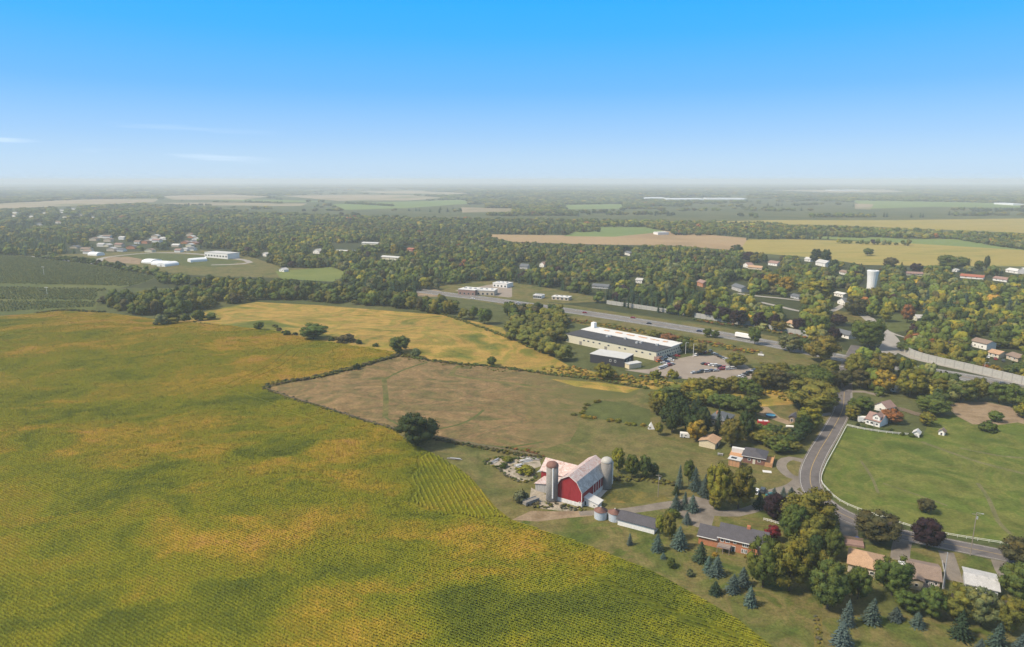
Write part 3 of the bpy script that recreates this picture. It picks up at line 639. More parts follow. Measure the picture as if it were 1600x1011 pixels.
# bungalow with cedar decks
p, rz, L = place((1160,722), (1189,727)); L = max(L, 9); e = empty('bungalow', p, rz, 'small dark brick bungalow with a slate hip roof between cedar decks', 'house')
MB().box(0, L, 0, 9.5, 0, 3.2).build('wall', 'dark_brick', e)
q = [(-.6,-.6,3.2),(L+.6,-.6,3.2),(L+.6,10.1,3.2),(-.6,10.1,3.2),(L/2,3.5,4.9),(L/2,6.5,4.9)]
MB().add(q+[(x,y,z-.18) for x,y,z in q[:4]], [(0,1,4),(1,2,5,4),(2,3,5),(3,0,4,5),(0,6,7,1),(1,7,8,2),(2,8,9,3),(3,9,6,0)]).build('roof', 'charcoal_shingle', e)
MB().box(-.62, L+.62, -.66, -.6, 3.05, 3.22).build('gutter', 'white_trim', e)
window(e, 'f', L, 9.5, L*.3, 1.2); window(e, 'f', L, 9.5, L*.75, 1.2); window(e, 'f', L, 9.5, L*.52, .1, 1, 2, 'white_trim', 'cream_wall', 'door')
sd_ = MB().box(L+.1, L+3.2, -.5, 9, 0, 1.0); sd_.build('deck', 'cedar_wood', e)
MB().box(L+3.1, L+3.25, -.5, 9, 1.0, 1.9).box(L+.2, L+3.1, -.55, -.45, 1.0, 1.9).build('deck_railing', 'cedar_wood', e)
MB().box(-6, -.1, 2.5, 8.5, 0, 1.3).build('deck', 'cedar_wood', e); MB().box(-5.6, -.3, 6.3, 8.3, 1.3, 3.3).build('pergola_roof', 'white_membrane', e)
keep(1134, 694, 1202, 732)
p, rz, L = place((1138,727), (1156,731)); e = empty('garden_hot_tub_shed', p, rz, 'tall orange cedar screen house with white framed skylight roof', 'shed')
L = 4.6; MB().box(0, L, 0, 3.6, 0, 3.0).build('wall', 'cedar_wood', e); MB().box(-.4, L+.4, -.4, 4, 3.0, 3.2).build('roof', 'light_membrane', e)
MB().box(.6, 2.9, .8, 2.6, 3.2, 3.3).build('skylight', 'glass_pane', e)
for k in range(3): MB().box(.3+k*1.4, .4+k*1.4, -.06, -.002, 0, 3).build('batten', 'fence_wood', e)
house((1092,697), (1117,702.5), 8, 3.0, 1.1, 'beige_wall', 'tan_shingle', 'beige metal workshop with a low pinkish tan roof and dark side doorway', ridge='y', name='workshop', cat='shed', doors=[('r', .35, 2.6, 2.3, 'black_wall')], wins=[], pb=(1090,675,1126,704))
house((1106,662), (1133,668), 12, 3.2, 2.3, 'tan_wall', 'slate_roof', 'grey slate hip roofed house half hidden in dark conifers', hip=True, wins=[('f',.3,1.2),('l',.5,1.2)], chim=(3,4), pb=(1106,636,1140,654))
house((1232,658), (1242,660), 6, 2.4, 1.0, 'fence_wood', 'charcoal_shingle', 'dark wooden garden shed by the hedge near the road', ridge='y', name='garden_shed', cat='shed', doors=[('f', .5, 1.2, 1.8, 'black_wall')], pb=(1230,642,1246,660))
# homestead beside the grass field
e, L = house((1352,662), (1374,668), 9, 3.0, 2.6, 'white_wall', 'pink_shingle', 'old white farmhouse with a faded pink roof and a front dormer', wins=[('f',.15,.9),('f',.45,.9,1.6,1.2),('f',.8,.9)], doors=[('f',.62)], pb=(1340,625,1395,665))
dm = MB().prism([(L*.45,3.1),(L*.95,3.1),(L*.95,5.2),(L*.70,6.6),(L*.45,5.2)], .3, 4.5, 'y').build('dormer', 'white_wall', e)
dr = MB().prism([(L*.40,4.95),(L*.70,6.65),(L*1.0,4.95),(L*1.0,5.15),(L*.70,6.85),(L*.40,5.15)], -.1, 4.9, 'y').build('dormer_roof', 'pink_shingle', dm)
window(dm, 'f', L, 9, L*.66, 3.9, .8, 1.1).location.y = .3; window(dm, 'f', L, 9, L*.75, 3.9, .8, 1.1).location.y = .3
house((1366,640), (1385,646), 7, 3.0, 2.4, 'white_wall', 'pink_shingle', 'rear wing of the white farmhouse under a dull pink roof', ridge='y', wins=[('f',.5,1)], name='farmhouse_wing', cat='house', pb=(1362,628,1394,645))
house((1426,682), (1436,684), 3.5, 2.2, 1.1, 'white_wall', 'light_membrane', 'small white shed on the hedge line with a pale roof', ridge='y', name='garden_shed', cat='shed', doors=[('f',.5,1,1.7)], pb=(1424,668,1438,684))
house((1466,679), (1475,681), 3, 2.0, 1.1, 'white_wall', 'brown_shingle', 'tiny white hut with a brown roof alone in the grass', ridge='y', name='field_hut', cat='hut', doors=[('f',.5,.9,1.5,'black_wall')], pb=(1464,668,1477,683))
house((1382,584), (1392,586), 5, 5.5, 1.2, 'fence_wood', 'brown_shingle', 'narrow tall brown wooden barn sunk among yellow trees', ridge='y', name='wooden_barn', cat='barn', wins=[('f',.5,3)], pb=(1380,568,1394,586))
house((1391,611), (1399,613), 4, 2.3, 1.0, 'white_wall', 'light_membrane', 'small white shed peeking out under a yellow tree', ridge='y', name='garden_shed', cat='shed', wins=[('f',.5,.8)], pb=(1389,600,1401,613))
# the three houses by the road
house((1324,893), (1378,906), 10, 3.0, 2.4, 'tan_wall', 'tan_shingle', 'bungalow with a wide tan hip roof behind tall green trees', hip=True, wins=[('f',.3,1),('l',.5,1),('f',.7,1)], pb=(1322,844,1384,884))
p, rz, L = place((1319,852), (1337,855)); e = empty('garden_deck', p, rz, 'reddish wooden deck with rails beside the tan roofed bungalow', 'deck')
MB().box(0, 6, 0, 3.6, 0, .8).build('platform', 'pink_shingle', e); MB().box(0, 6, 3.5, 3.6, .8, 1.8).box(0, .1, 0, 3.5, .8, 1.8).build('railing', 'fence_wood', e)
b = empty('recycling_bin', G(1338,846), .3, 'blue plastic bin standing at the end of the reddish deck', 'bin'); MB().box(0,1.1,0,.9,0,1.1).build('bin_body', 'blue_paint', b); MB().box(-.05,1.15,-.05,.95,1.1,1.2).build('lid', 'blue_paint', b)
e, L = house((1420,912), (1467,922), 9.5, 3.3, 1.6, 'tan_wall', 'brown_shingle', 'cream bungalow with a mottled brown roof and a back deck', wins=[('f',.2,1.4),('f',.62,1.5,1.4,1.1),('f',.85,1.5)], doors=[('f',.74,1.6,2.1,'glass_pane')], over=.6, pb=(1416,862,1473,925))
MB().box(0, L*.42, -2.8, -.05, 0, 3.2).build('rear_wing', 'beige_wall', e); MB().prism([(-.4,3.2),(L*.21,3.9),(L*.42+.3,3.2),(L*.42+.3,3.4),(L*.21,4.1),(-.4,3.4)], -3.2, .4, 'y').build('wing_roof', 'brown_shingle', e)
window(e, 'f', L, 9, L*.2, 1.3, 1, 1).location.y = -2.8
MB().box(L*.44, L*1.02, -3.6, -.05, .9, 1.1).build('deck', 'deck_wood', e); r_ = MB()
for x_ in np.linspace(L*.44, L*1.02, 16): r_.box(x_-.04, x_+.04, -3.62, -3.55, 0, 1.95)
r_.box(L*.44, L*1.02, -3.65, -3.53, 1.95, 2.05).build('railing', 'grey_wood', e)
um = empty('patio_umbrella', e.matrix_world @ Vector((0,0,0)), 0, 'white parasol open on the deck of the cream bungalow', 'umbrella')
um.location = G(1461,915)+Vector((0,0,1.0)); MB().tube((0,0,0),(0,0,2.3),.05).build('pole', 'white_trim', um); MB().lathe([(1.7,1.8),(.9,2.25),(0,2.5),(0,2.45),(.9,2.2),(1.68,1.76)], 8).build('canopy', 'white_membrane', um)
e, L = house((1508,926), (1558,938), 9.5, 3.2, .9, 'grey_wall', 'pale_roof', 'bungalow with a very pale grey roof and dark blue grey rear wall', wins=[('f',.1,1),('f',.30,1.2,1.4,1.1),('f',.55,1.3),('f',.66,1.3),('f',.8,1.3),('f',.9,1.3)], doors=[('f',.46,1,2.1,'white_wall')], over=.5, pb=(1504,882,1563,932))
MB().box(L*.2, L*.42, -1.6, -.05, 0, 2.6).build('porch', 'white_wall', e)
for vx_ in (2.5, 5.5, 9): MB().box(vx_, vx_+.4, 4, 4.4, 3.6, 4.3).build('roof_vent', 'lamp_grey', e)
# village houses beyond the highway
VH = [((1143,452),(1158,457),9,4.5,2.4,'grey_wall','slate_roof','x','blue grey two storey house with a porch above the town street',(1142,439,1167,458)),
 ((1235,465),(1248,468),8,2.8,1.5,'grey_wall','slate_roof','x','grey garage with a dark slate roof beside yellow trees',(1234,453,1250,468)),
 ((1308,474),(1321,478),7,3.2,3.6,'white_wall','slate_roof','y','white A-frame cottage facing the street bend',(1303,459,1323,478)),
 ((1303,462),(1317,465),8,3.5,1.0,'white_wall','white_membrane','x','flat white roofed block just behind the A-frame cottage',(1303,450,1320,462)),
 ((1229,509),(1241,512),8,3,1.6,'cream_wall','tan_shingle','x','pale cream bungalow among dark purple trees by the highway',(1228,496,1244,511)),
 ((1303,524),(1326,530),9,3.2,2.0,'white_wall','slate_roof','x','white house with a dark slate roof near the highway junction',(1302,506,1330,526)),
 ((1161,417),(1169,419),8,4,3.0,'white_wall','pink_shingle','y','tall white gabled house at the edge of the gold field',(1160,404,1170,418)),
 ((1168,420),(1190,422),9,3,2.0,'tan_wall','tan_shingle','x','long tan house beside the tall white gabled house',(1172,410,1190,420)),
 ((1200,414),(1214,416),9,4,2.6,'white_wall','pink_shingle','x','white house with a pinkish roof below the gold field',(1199,399,1216,414)),
 ((1257,408),(1266,409),8,4,2.2,'white_wall','light_membrane','x','white house left of the dark spruce group at the gold field',(1256,400,1267,408)),
 ((1274,414),(1289,417),11,5,3.4,'white_wall','pale_roof','x','large white farmhouse beside the dark spruce group',(1273,402,1291,417)),
 ((1311,428),(1322,430),8,3.4,2.0,'white_wall','brown_shingle','x','white cottage with a brown roof at the corner of the gold field',(1310,418,1323,428)),
 ((1416,430),(1442,431),9,2.6,1.8,'cream_wall','pink_shingle','x','long single storey house under a faded pink roof by the field',(1416,423,1442,430)),
 ((1500,434),(1536,437),9,2.8,2.2,'white_wall','red_roof','x','long low building with a rusty red roof behind trees',(1499,427,1537,435)),
 ((1551,438),(1573,441),9,3,2.2,'white_wall','pink_shingle','x','low white building with a brownish pink roof near the farm barn',(1550,431,1574,439)),
 ((1571,425),(1590,428),12,3.5,2.2,'white_wall','white_membrane','x','long white farm shed attached beside a dark gabled barn',(1570,417,1592,426)),
 ((1590,428),(1602,430),14,5,4,'grey_wall','white_membrane','y','grey gabled barn with a white roof by the gold field',(1586,414,1605,428)),
 ((1487,424),(1495,425),5,2.5,2.0,'white_wall','white_membrane','y','small white shed with a peaked roof by a poplar',(1486,418,1496,424)),
 ((1425,499),(1433,502),7,3,2.2,'cream_wall','pale_roof','y','small pale chapel like building by the cemetery lawn',(1423,487,1435,501)),
 ((1517,541),(1541,547),9,4.6,1.8,'white_wall','brown_shingle','x','white two storey house with a brown roof behind the noise wall',(1515,526,1545,545)),
 ((1543,556),(1560,560),9,3,1.6,'cream_wall','tan_shingle','x','low tan roofed house next to the white two storey house',(1542,544,1564,556)),
 ((1572,560),(1590,566),9,3,1.6,'tan_wall','brown_shingle','x','brown bungalow at the end of the street behind the noise wall',(1570,548,1592,560)),
 ((1089,446),(1098,449),8,5,2.2,'orange_brick','pink_shingle','x','narrow pinkish brick house rising between green trees',(1088,436,1100,448)),
 ((976,398),(984,400),8,4.5,2,'white_wall','slate_roof','x','white gabled house seen across the tree tops',(975,392,985,399)),
 ((843,417),(850,418),8,4.5,3,'white_wall','pink_shingle','y','pink roofed white house in the middle of the wooded town',(842,406,851,417)),
 ((812,420),(824,421),8,4,3,'grey_wall','slate_roof','x','grey roofed house beside the pink roofed house',(810,410,826,420)),
 ((925,450),(950,452),8,3,2,'grey_wall','slate_roof','x','long grey house screened by trees above the highway',(924,440,955,451)),
 ((993,442),(1003,443),8,4,1.8,'white_wall','pale_roof','x','white house glimpsed in the woods above the highway',(992,432,1004,442)),
 ((524,395),(552,396),12,3.2,1.5,'white_wall','light_membrane','x','low white building at the near side of the wooded ridge',(522,379,556,390)),
 ((565,382),(590,383),12,3.2,1.5,'cream_wall','light_membrane','x','low cream building behind the white one on the ridge',(563,377,592,382)),
 ((595,405),(622,407),12,4,1.5,'cream_wall','light_membrane','x','pale flat commercial building in the woods beside a yellow tree',(593,395,624,405)),
 ((636,392),(645,393),9,4,1.5,'red_roof','red_roof','x','small house with a bright red roof in the woods',(635,384,646,391)),
 ((489,396),(499,397),9,4,4,'white_wall','white_dome','y','white dome roofed building glimpsed between trees',(487,386,501,396)),
 ((410,400),(416,401),8,4,2,'white_wall','pale_roof','y','white house end at the wood edge beyond the green',(408,390,418,400)),
 ((436,424),(444,425),7,3,2,'white_wall','pale_roof','y','small white hut on the green beside the wood',(435,418,446,424)),
]
for A, B, D, wh, rh, w_, r_, ri, lab, pb in VH:
    house(A, B, D, wh, rh, w_, r_, lab, ridge=ri, pb=pb, over=.6, wins=[('f',.25,1.2,1.3,1.3),('f',.72,1.2,1.3,1.3)], doors=[('f',.5,1.1,2.1)])
rr = random.Random(3)
for i in range(46):
    if i < 34: x_ = rr.uniform(105, 300); y_ = 384+rr.uniform(-12, 14)-(x_-105)*.02
    else: x_ = rr.uniform(10, 190); y_ = rr.uniform(326, 352)
    k = mpp(G(x_, y_)); w_ = rr.uniform(9, 16)/k
    house((x_,y_), (x_+w_,y_+.3), 9, rr.uniform(3,5), 2.2, rr.choice(['white_wall','cream_wall','tan_wall','orange_brick','white_wall']), rr.choice(['pale_roof','light_membrane','brown_shingle','slate_roof','pink_shingle']),
          'small pale house of the far village showing between hazy trees', ridge=rr.choice('xy'), group='houses of the far village', name='village_house', over=.6)
    keep(x_, y_-6, x_+w_, y_)
# long pavilion by the racetrack and tents
def flatroof(name, A, B, D, h, wall, roof, label, cat, pb=None, para=.4):
    p, rz, L = place(A, B); e = empty(name, p, rz, label, cat); MB().box(0, L, 0, D, -.5, h).build('wall', wall, e)
    MB().box(-.3, L+.3, -.3, D+.3, h, h+para).build('roof', roof, e)
    if pb: keep(*pb)
    return e, L
e, L = flatroof('grandstand', (320,402), (356,405), 22, 8, 'white_wall', 'light_membrane', 'long white grandstand building beside the dirt racetrack', 'building', (318,388,362,402))
for k in range(8): window(e, 'f', L, 20, L*(k+.5)/8, 2.5, L/8*.6, 2.4, 'white_trim', 'glass_pane')
for (A, B, D, lab, pb) in (((221,411),(236,412),20,'low white tent shed, nearest end of the greenhouse row by the far highway',(220,400,252,411)), ((236,414),(258,415),18,'white tent shed in the middle of the row by the far highway',(236,402,262,413)), ((258,417),(280,414),16,'grey white tent shed at the far end of the row',(256,405,284,415)), ((298,410),(324,408),14,'pale greenhouse shed below the grandstand',(296,399,328,409)), ((137,399),(151,400),14,'small white barn near the dirt track',(136,394,152,399))):
    p, rz, L = place(A, B); e = empty('greenhouse', p, rz, lab, 'greenhouse')
    arc = [(0,0)]+[(D/2-D/2*math.cos(a), 2.2+3.2*math.sin(a)) for a in np.linspace(0, math.pi, 9)]+[(D,0)]
    MB().prism(arc, 0, L, 'x').build('film_cover', 'greenhouse_film', e); MB().box(-.05, 0, D*.4, D*.6, 0, 2.6).build('door', 'grey_wall', e); keep(*pb)
# far nursery of white hoop houses and factory roofs near the horizon
for i, (x0, x1, y_, w_) in enumerate(((1008,1040,311,'white hoop houses at the near end of the distant nursery'), (1042,1100,312.5,'very long block of white hoop houses in the distance'), (1104,1166,312,'white hoop houses at the far end of the distant nursery'), (1583,1600,321,'white industrial roof in the distance beside the fields'), (1300,1345,298,'thin pale factory roof just under the horizon'))):
    flatroof('nursery_block', (x0,y_), (x1,y_), 160, 7, 'greenhouse_film', 'greenhouse_film', w_, 'greenhouse', (x0,y_-4,x1,y_))
e, L = flatroof('farm_shed', (1028,367), (1045,366.5), 20, 5, 'white_wall', 'white_membrane', 'white farm shed beside the tan field', 'shed', (1027,361,1047,367))
# plaza by the highway
for A, B, D, h, w_, lab, pb in (((716,460),(742,462),18,5.5,'pink_shingle','brown brick plaza building with a white roof nearest the highway',(714,447,745,462)), ((744,461),(772,462),16,5,'tan_wall','grey and white shop building in the middle of the plaza',(742,446,775,461)), ((770,448),(792,450),14,4.5,'white_wall','small white shop at the back of the plaza',(768,440,794,450)), ((833,466),(846,467),9,3.2,'white_wall','tiny white kiosk roof in front of the highway trees',(832,459,848,467)), ((862,468),(888,470),10,3,'tan_wall','low tan roadside building above the highway',(860,460,890,469))):
    e, L = flatroof('shop', A, B, D, h, w_, 'white_membrane', lab, 'shop', pb)
    for k in range(3): MB().box(L*(.2+.3*k)-1, L*(.2+.3*k)+1, D*.4, D*.55, h+.4, h+1.4).build('roof_unit', 'lamp_grey', e)
    for k in range(4): window(e, 'f', L, D, L*(k+.5)/4, .6, 2.2, 2, 'lamp_grey')
# --- the factory
A = G(884,534); Bp = G(1025,564); d = Bp-A; rz = math.atan2(d.y, d.x); L = math.hypot(d.x, d.y); D = (G(1064,550.5)-Bp).length
e = empty('factory', A, rz, 'long cream factory with a half black, half white flat roof beside the parking lot', 'factory'); h = 6.2
MB().box(0, L, 0, D, 0, h).build('wall', 'cream_wall', e)
MB().box(-.4, L+.3, -.4, D*.56, h, h+.35).build('roof', 'black_gravel_roof', e)
MB().prism([(D*.56,h),(D+.3,h),(D+.3,h+1.0),(D*.58,h+.6),(D*.56,h+.6)], -.4, L+.3, 'x').build('roof', 'white_membrane', e)
for k in range(6):
    x_ = L*(.2+.13*k); MB().box(x_, x_+rr.uniform(3,8), D*.8, D*.8+rr.uniform(1,3), h+.95, h+1.15).build('roof_patch', 'roof_orange', e)
for k in range(13): MB().box(L-.7+.0, L-.5, D*.04*k, D*.04*k+.1, h+.36, h+.4) if False else None
for x_, y_ in ((.36,.35),(.37,.42),(.70,.30),(.72,.38),(.53,.46),(.87,.45)): MB().box(L*x_, L*x_+1.8, D*y_, D*y_+1.6, h+.35, h+1.5).build('roof_unit', 'lamp_grey', e)
MB().box(2, 5, D*.85, D*.95, h+1, h+5).build('roof_frame', 'white_trim', e)
for u in (.22,.27,.33,.40,.5,.62,.68,.80,.86,.94): window(e, 'f', L, D, L*u, 3.4, 1.8, 1.1, 'grey_wall')
for u in np.linspace(.08, .94, 11): window(e, 'r', L, D, D*u, 3.6, 1.5, 1.2, 'grey_wall'); 
for u in np.linspace(.14, .94, 9): window(e, 'r', L, D, D*u, 1.1, 1.5, 1.2, 'grey_wall')
for u in (.18, .47): window(e, 'f', L, D, L*u, .05, 2.4, 2.8, 'lamp_grey', 'debris_grey', 'door')
MB().box(L-1.5, L+2.4, -.2, 4, h*.0, 3).build('entrance_porch', 'red_paint' if False else 'pink_shingle', e)
keep(895, 510, 1068, 575)
p, rz, L = place((922,567), (976,574)); p = G(922,566); q = G(975,574.5); d = q-p; rz = math.atan2(d.y, d.x); L = math.hypot(d.x, d.y)
e = empty('warehouse', p, rz, 'black walled warehouse with a light grey roof beside the factory', 'warehouse'); D = 15; h = 5.8
MB().box(0, L, 0, D, 0, h).build('wall', 'black_wall', e); MB().box(-.3, L+.3, -.3, D+.3, h, h+.3).build('roof', 'light_membrane', e)
for f_, u, z, w_, hh in (('f',.60,2.6,1.3,1.5),('f',.74,2.6,1.3,1.5),('r',.3,2.8,2.0,1.4),('r',.6,2.8,2.0,1.4)): window(e, f_, L, D, (L if f_ == 'f' else D)*u, z, w_, hh, 'white_trim')
window(e, 'r', L, D, D*.12, .05, 1.2, 2.2, 'white_trim', 'white_wall', 'door')
rb = MB()
for k in range(int(L/1.5)): rb.box(k*1.5, k*1.5+.12, -.06, -.002, 0, h-.05)
tag(rb.build('cladding_rib', 'black_wall', e), kind='stuff')
keep(920, 542, 998, 578)
e, L = flatroof('loading_canopy', (983,577), (1002,574), 5, 3, 'beige_wall', 'light_membrane', 'low beige loading shed at the end of the black warehouse', 'shed', (984,562,1004,577))
# water tower
b = G(1361, 454); e = empty('water_tower', b, 0, 'white fluted water tower rising out of the trees', 'water tower'); hh = 22
n = 30; vs = []; fs = []
for i in range(n):
    a = 2*math.pi*i/n; k = 1+.02*(i % 2)
    for r_, z in ((4.6,0),(4.8,10),(5.3,17),(6.1,hh),(5.9,hh+.4)): vs.append((r_*k*math.cos(a), r_*k*math.sin(a), z))
for i in range(n):
    j = (i+1) % n
    for k in range(4): fs.append((i*5+k, j*5+k, j*5+k+1, i*5+k+1))
fs.append(tuple(i*5+4 for i in range(n))); MB().add(vs, fs).build('shell', 'tower_white', e)
MB().tube((0,0,hh+.4),(0,0,hh+1.6),.15).build('mast', 'lamp_grey', e); MB().lathe([(2.5,hh+.41),(2.2,hh+.8),(0,hh+.95)], 16).build('hatch', 'lamp_grey', e); keep(1350, 415, 1373, 449)

# ------------------------------------------------------------ noise wall and fences
def wall_run(px, step, h, label):
    line = spline([Vector(G2(p)) for p in px], step); e = empty('noise_wall', (line[0].x, line[0].y, 0), 0, label, 'wall')
    o0 = line[0]; pm = None
    for i in range(len(line)-1):
        a = line[i]-o0; d = line[i+1]-line[i]; Ls = d.length; ang = math.atan2(d.y, d.x)
        if pm is None or abs(Ls-pL) > .6: pm = MB().box(.2, Ls-.2, -.08, .08, 0, h-.2).mesh('panel', 'noise_wall'); pL = Ls
        o = link('panel', pm, e); o.location = (a.x, a.y, 0); o.rotation_euler.z = ang; o.scale.x = Ls/pL
        if i == 0: ps = MB().box(-.2, .2, -.2, .2, 0, h).mesh('post', 'wall_post')
        q = link('post', ps, e); q.location = (a.x, a.y, 0); q.rotation_euler.z = ang
wall_run([(948,475),(1010,484),(1070,493)], 5.5, 4.0, 'pale concrete noise wall beside the highway opposite the factory')
wall_run([(1085,496),(1160,508),(1220,519),(1275,528)], 5.5, 4.5, 'grey concrete noise wall running behind the box truck')
wall_run([(1408,548),(1440,562),(1520,581),(1610,603),(1680,620)], 5, 5.0, 'long pale noise wall along the highway below the yellow hedge')
def fence(name, px, h, rails, mat, post_every, label, r=.05, ground=False, topmat=None):
    line = spline([Vector(p if ground else G2(p)) for p in px], post_every); o0 = line[0]; e = empty(name, (o0.x, o0.y, 0), 0, label, 'fence')
    ps = MB(); rl = MB()
    for i, q in enumerate(line):
        z = float(terrain(q.x, q.y)); a = q-o0; ps.box(a.x-r, a.x+r, a.y-r, a.y+r, z-.2, z+h)
        if i < len(line)-1:
            b_ = line[i+1]; z2 = float(terrain(b_.x, b_.y)); b2 = b_-o0
            for k in rails: rl.tube((a.x, a.y, z+k), (b2.x, b2.y, z2+k), r*1.5, 4)
    tag(ps.build('post', mat, e), kind='stuff'); tag(rl.build('rail', topmat or mat, e), kind='stuff'); return e
FP = [(1322,668),(1305,700),(1290,728),(1283,752),(1296,770),(1312,784),(1340,797),(1385,812),(1440,829),(1510,842),(1580,853),(1650,868)]
fence('paddock_fence', FP, 1.05, (.55,1.0), 'white_rail', 2.6, 'long white rail fence round the green field beside the road', .05)
fence('paddock_fence', [(1323,666),(1350,672),(1385,677),(1424,681)], 1.2, (.5,.85,1.15), 'white_rail', 2.6, 'white rail fence between the pink roofed homestead and the green field', .05)
fence('garden_fence', [(1395,640),(1412,643),(1430,649),(1447,652)], 1.8, (.3,.6,.9,1.2,1.5,1.75), 'fence_wood', 2, 'dark board fence behind the homestead', .1)
fence('pasture_fence', [(414,607),(480,630),(560,655),(615,671),(700,688),(840,714)], 1.2, (.4,.8,1.15), 'fence_wood', 4, 'old dark wire fence along the lower pasture edge', .06)
fence('pasture_fence', [(414,607),(450,598),(500,588),(560,573),(625,555)], 1.2, (.4,.8,1.15), 'fence_wood', 4, 'old dark wire fence between the golden crop and the pasture', .06)
fence('garden_fence', [(1472,880),(1476,905),(1474,925)], 1.0, (.3,.6,.9), 'grey_wood', 1.5, 'grey board fence beside the cream bungalow', .08)
fence('front_fence', [(1193,813),(1205,816),(1218,820)], 1.0, (.4,.9), 'white_rail', 2, 'short white rail fence on the farmhouse lawn by a purple tree', .07)
# poles
def pole(base, top, label, arm=True, wood='pole_wood', lamp=False, name='utility_pole'):
    b = G(*base); h = vsize(base, top); e = empty(name, b, R(-20), label, 'pole'); MB().tube((0,0,-.3),(0,0,h),.16,8,.11).build('mast', wood, e)
    if arm: MB().box(-1.2, 1.2, -.07, .07, h-.7, h-.55).build('crossarm', wood, e); MB().lathe([(0,h-2.2),(.26,h-2.2),(.26,h-1.3),(0,h-1.25)], 10, .35, 0).build('transformer', 'lamp_grey', e)
    if lamp: MB().box(0, 1.6, -.06, .06, h-.1, h).box(1.3, 2.0, -.18, .18, h-.22, h-.05).build('lamp_arm', 'lamp_grey', e)
    return e, b, h
pole((1028,777), 741, 'wooden utility pole on the dry lawn between the barn and the spruces')
pole((1516,868), 801, 'tall wooden utility pole with a transformer beside the white rail fence', lamp=True)
pole((1472,925), 863, 'slim grey pole at the corner of the cream bungalow', False, 'lamp_grey')
pole((1083,558), 537, 'tall pale lamp pole at the far edge of the parking lot', False, 'white_trim', True, 'lamp_post')
pole((1071,553), 535, 'pale lamp pole in the bushes at the factory end', False, 'white_trim', True, 'lamp_post')
pole((1345,607), 588, 'grey utility pole among trees near the road bend', True)
pole((1537,584), 566, 'slim lamp post standing behind the long noise wall', False, 'lamp_grey', True, 'lamp_post')
pole((1186,510), 500, 'slim lamp post in front of purple trees by the highway', False, 'lamp_grey', True, 'lamp_post')
for (bx, ty, lab) in (((69,431),417,'pale steel wind machine tower standing deep in the orchard'), ((74,462),449,'pale steel wind machine tower in the near orchard rows')):
    e, b, h = pole(bx, ty, lab, False, 'white_trim', False, 'wind_machine'); MB().box(-2.6, 2.6, -.12, .12, h-.15, h+.15).build('fan_blade', 'white_trim', e)
# yard clutter
def boxy(name, P_, L, D, h, mat, label, cat, rz=0, extra=None):
    e = empty(name, G(*P_), rz, label, cat); MB().box(0, L, 0, D, .35, h).build('body', mat, e)
    if extra: extra(e, L, D, h)
    return e
def wheels(e, L, D, h, r=.35, xs=None):
    for x_ in xs or (L*.2, L*.8):
        for y_ in (.05, D-.05): MB().tube((x_, y_-.12, r), (x_, y_+.12, r), r, 12).build('wheel', 'tyre', e)
e = boxy('silage_wagon', (822,792), 6.5, 2.2, 1.5, 'debris_grey', 'long grey farm wagon parked below the barn', 'wagon', R(38), wheels); MB().box(0,6.5,-.05,.08,1.5,1.8).box(0,6.5,2.1,2.25,1.5,1.8).build('side_board','grey_wood',e)
e = boxy('camper', (1062,684), 4.5, 2.2, 2.4, 'white_wall', 'small white camping trailer in front of the orange tree', 'trailer', R(-15), lambda e, L, D, h: (wheels(e, L, D, h, .35, (L*.5,)), window(e, 'f', L, D, L*.6, 1.2, 1.2, .7), window(e, 'f', L, D, L*.2, .5, .7, 1.7)))
e = boxy('motorhome', (1341,660), 6.5, 2.4, 2.8, 'white_wall', 'white motorhome parked beside the old farmhouse', 'motorhome', R(-12), lambda e, L, D, h: (wheels(e, L, D, h), window(e, 'f', L, D, L*.5, 1.5, 2.2, .8)))
keep(1338, 646, 1358, 662)
e = empty('garden_tent', G(1013,671), 0, 'small white peaked tent at the paddock hedge corner', 'tent'); MB().add([(0,0,0),(3.2,0,0),(3.2,3,0),(0,3,0),(1.6,1.5,3.4)], [(0,1,4),(1,2,4),(2,3,4),(3,0,4)]).build('canopy', 'white_membrane', e); MB().tube((1.6,1.5,3.3),(1.6,1.5,3.9),.04).build('pole', 'lamp_grey', e); keep(1010,660,1022,672)
e = empty('above_ground_pool', G(1204,651), 0, 'small round blue swimming pool on the back lawn', 'pool'); MB().lathe([(0,0),(2.5,0),(2.5,1.1),(2.35,1.1),(2.35,.95)], 24).build('pool_wall', 'slate_roof', e); MB().lathe([(0,.95),(2.35,.95)], 24).build('water', 'pool_water', e); keep(1198,644,1211,652)
e = boxy('market_canopy', (1184,665), 5.5, 2.6, 2.2, 'red_paint', 'red and white hay wagon behind the hedge', 'wagon', R(-12), wheels); MB().box(.4,2.2,.4,2.2,2.2,2.6).box(2.8,4.9,.5,2.1,2.2,2.5).build('load', 'white_membrane', e); keep(1182,655,1201,666)
e = empty('propane_tank', G(1228,668), R(-10), 'white slab and tank by the hedge gap', 'tank'); MB().tube((0,0,.7),(3.5,0,.7),.55,12).build('tank','white_trim',e); MB().box(.4,.7,-.4,.4,0,.3).box(2.8,3.1,-.4,.4,0,.3).build('saddle','concrete_slab',e)
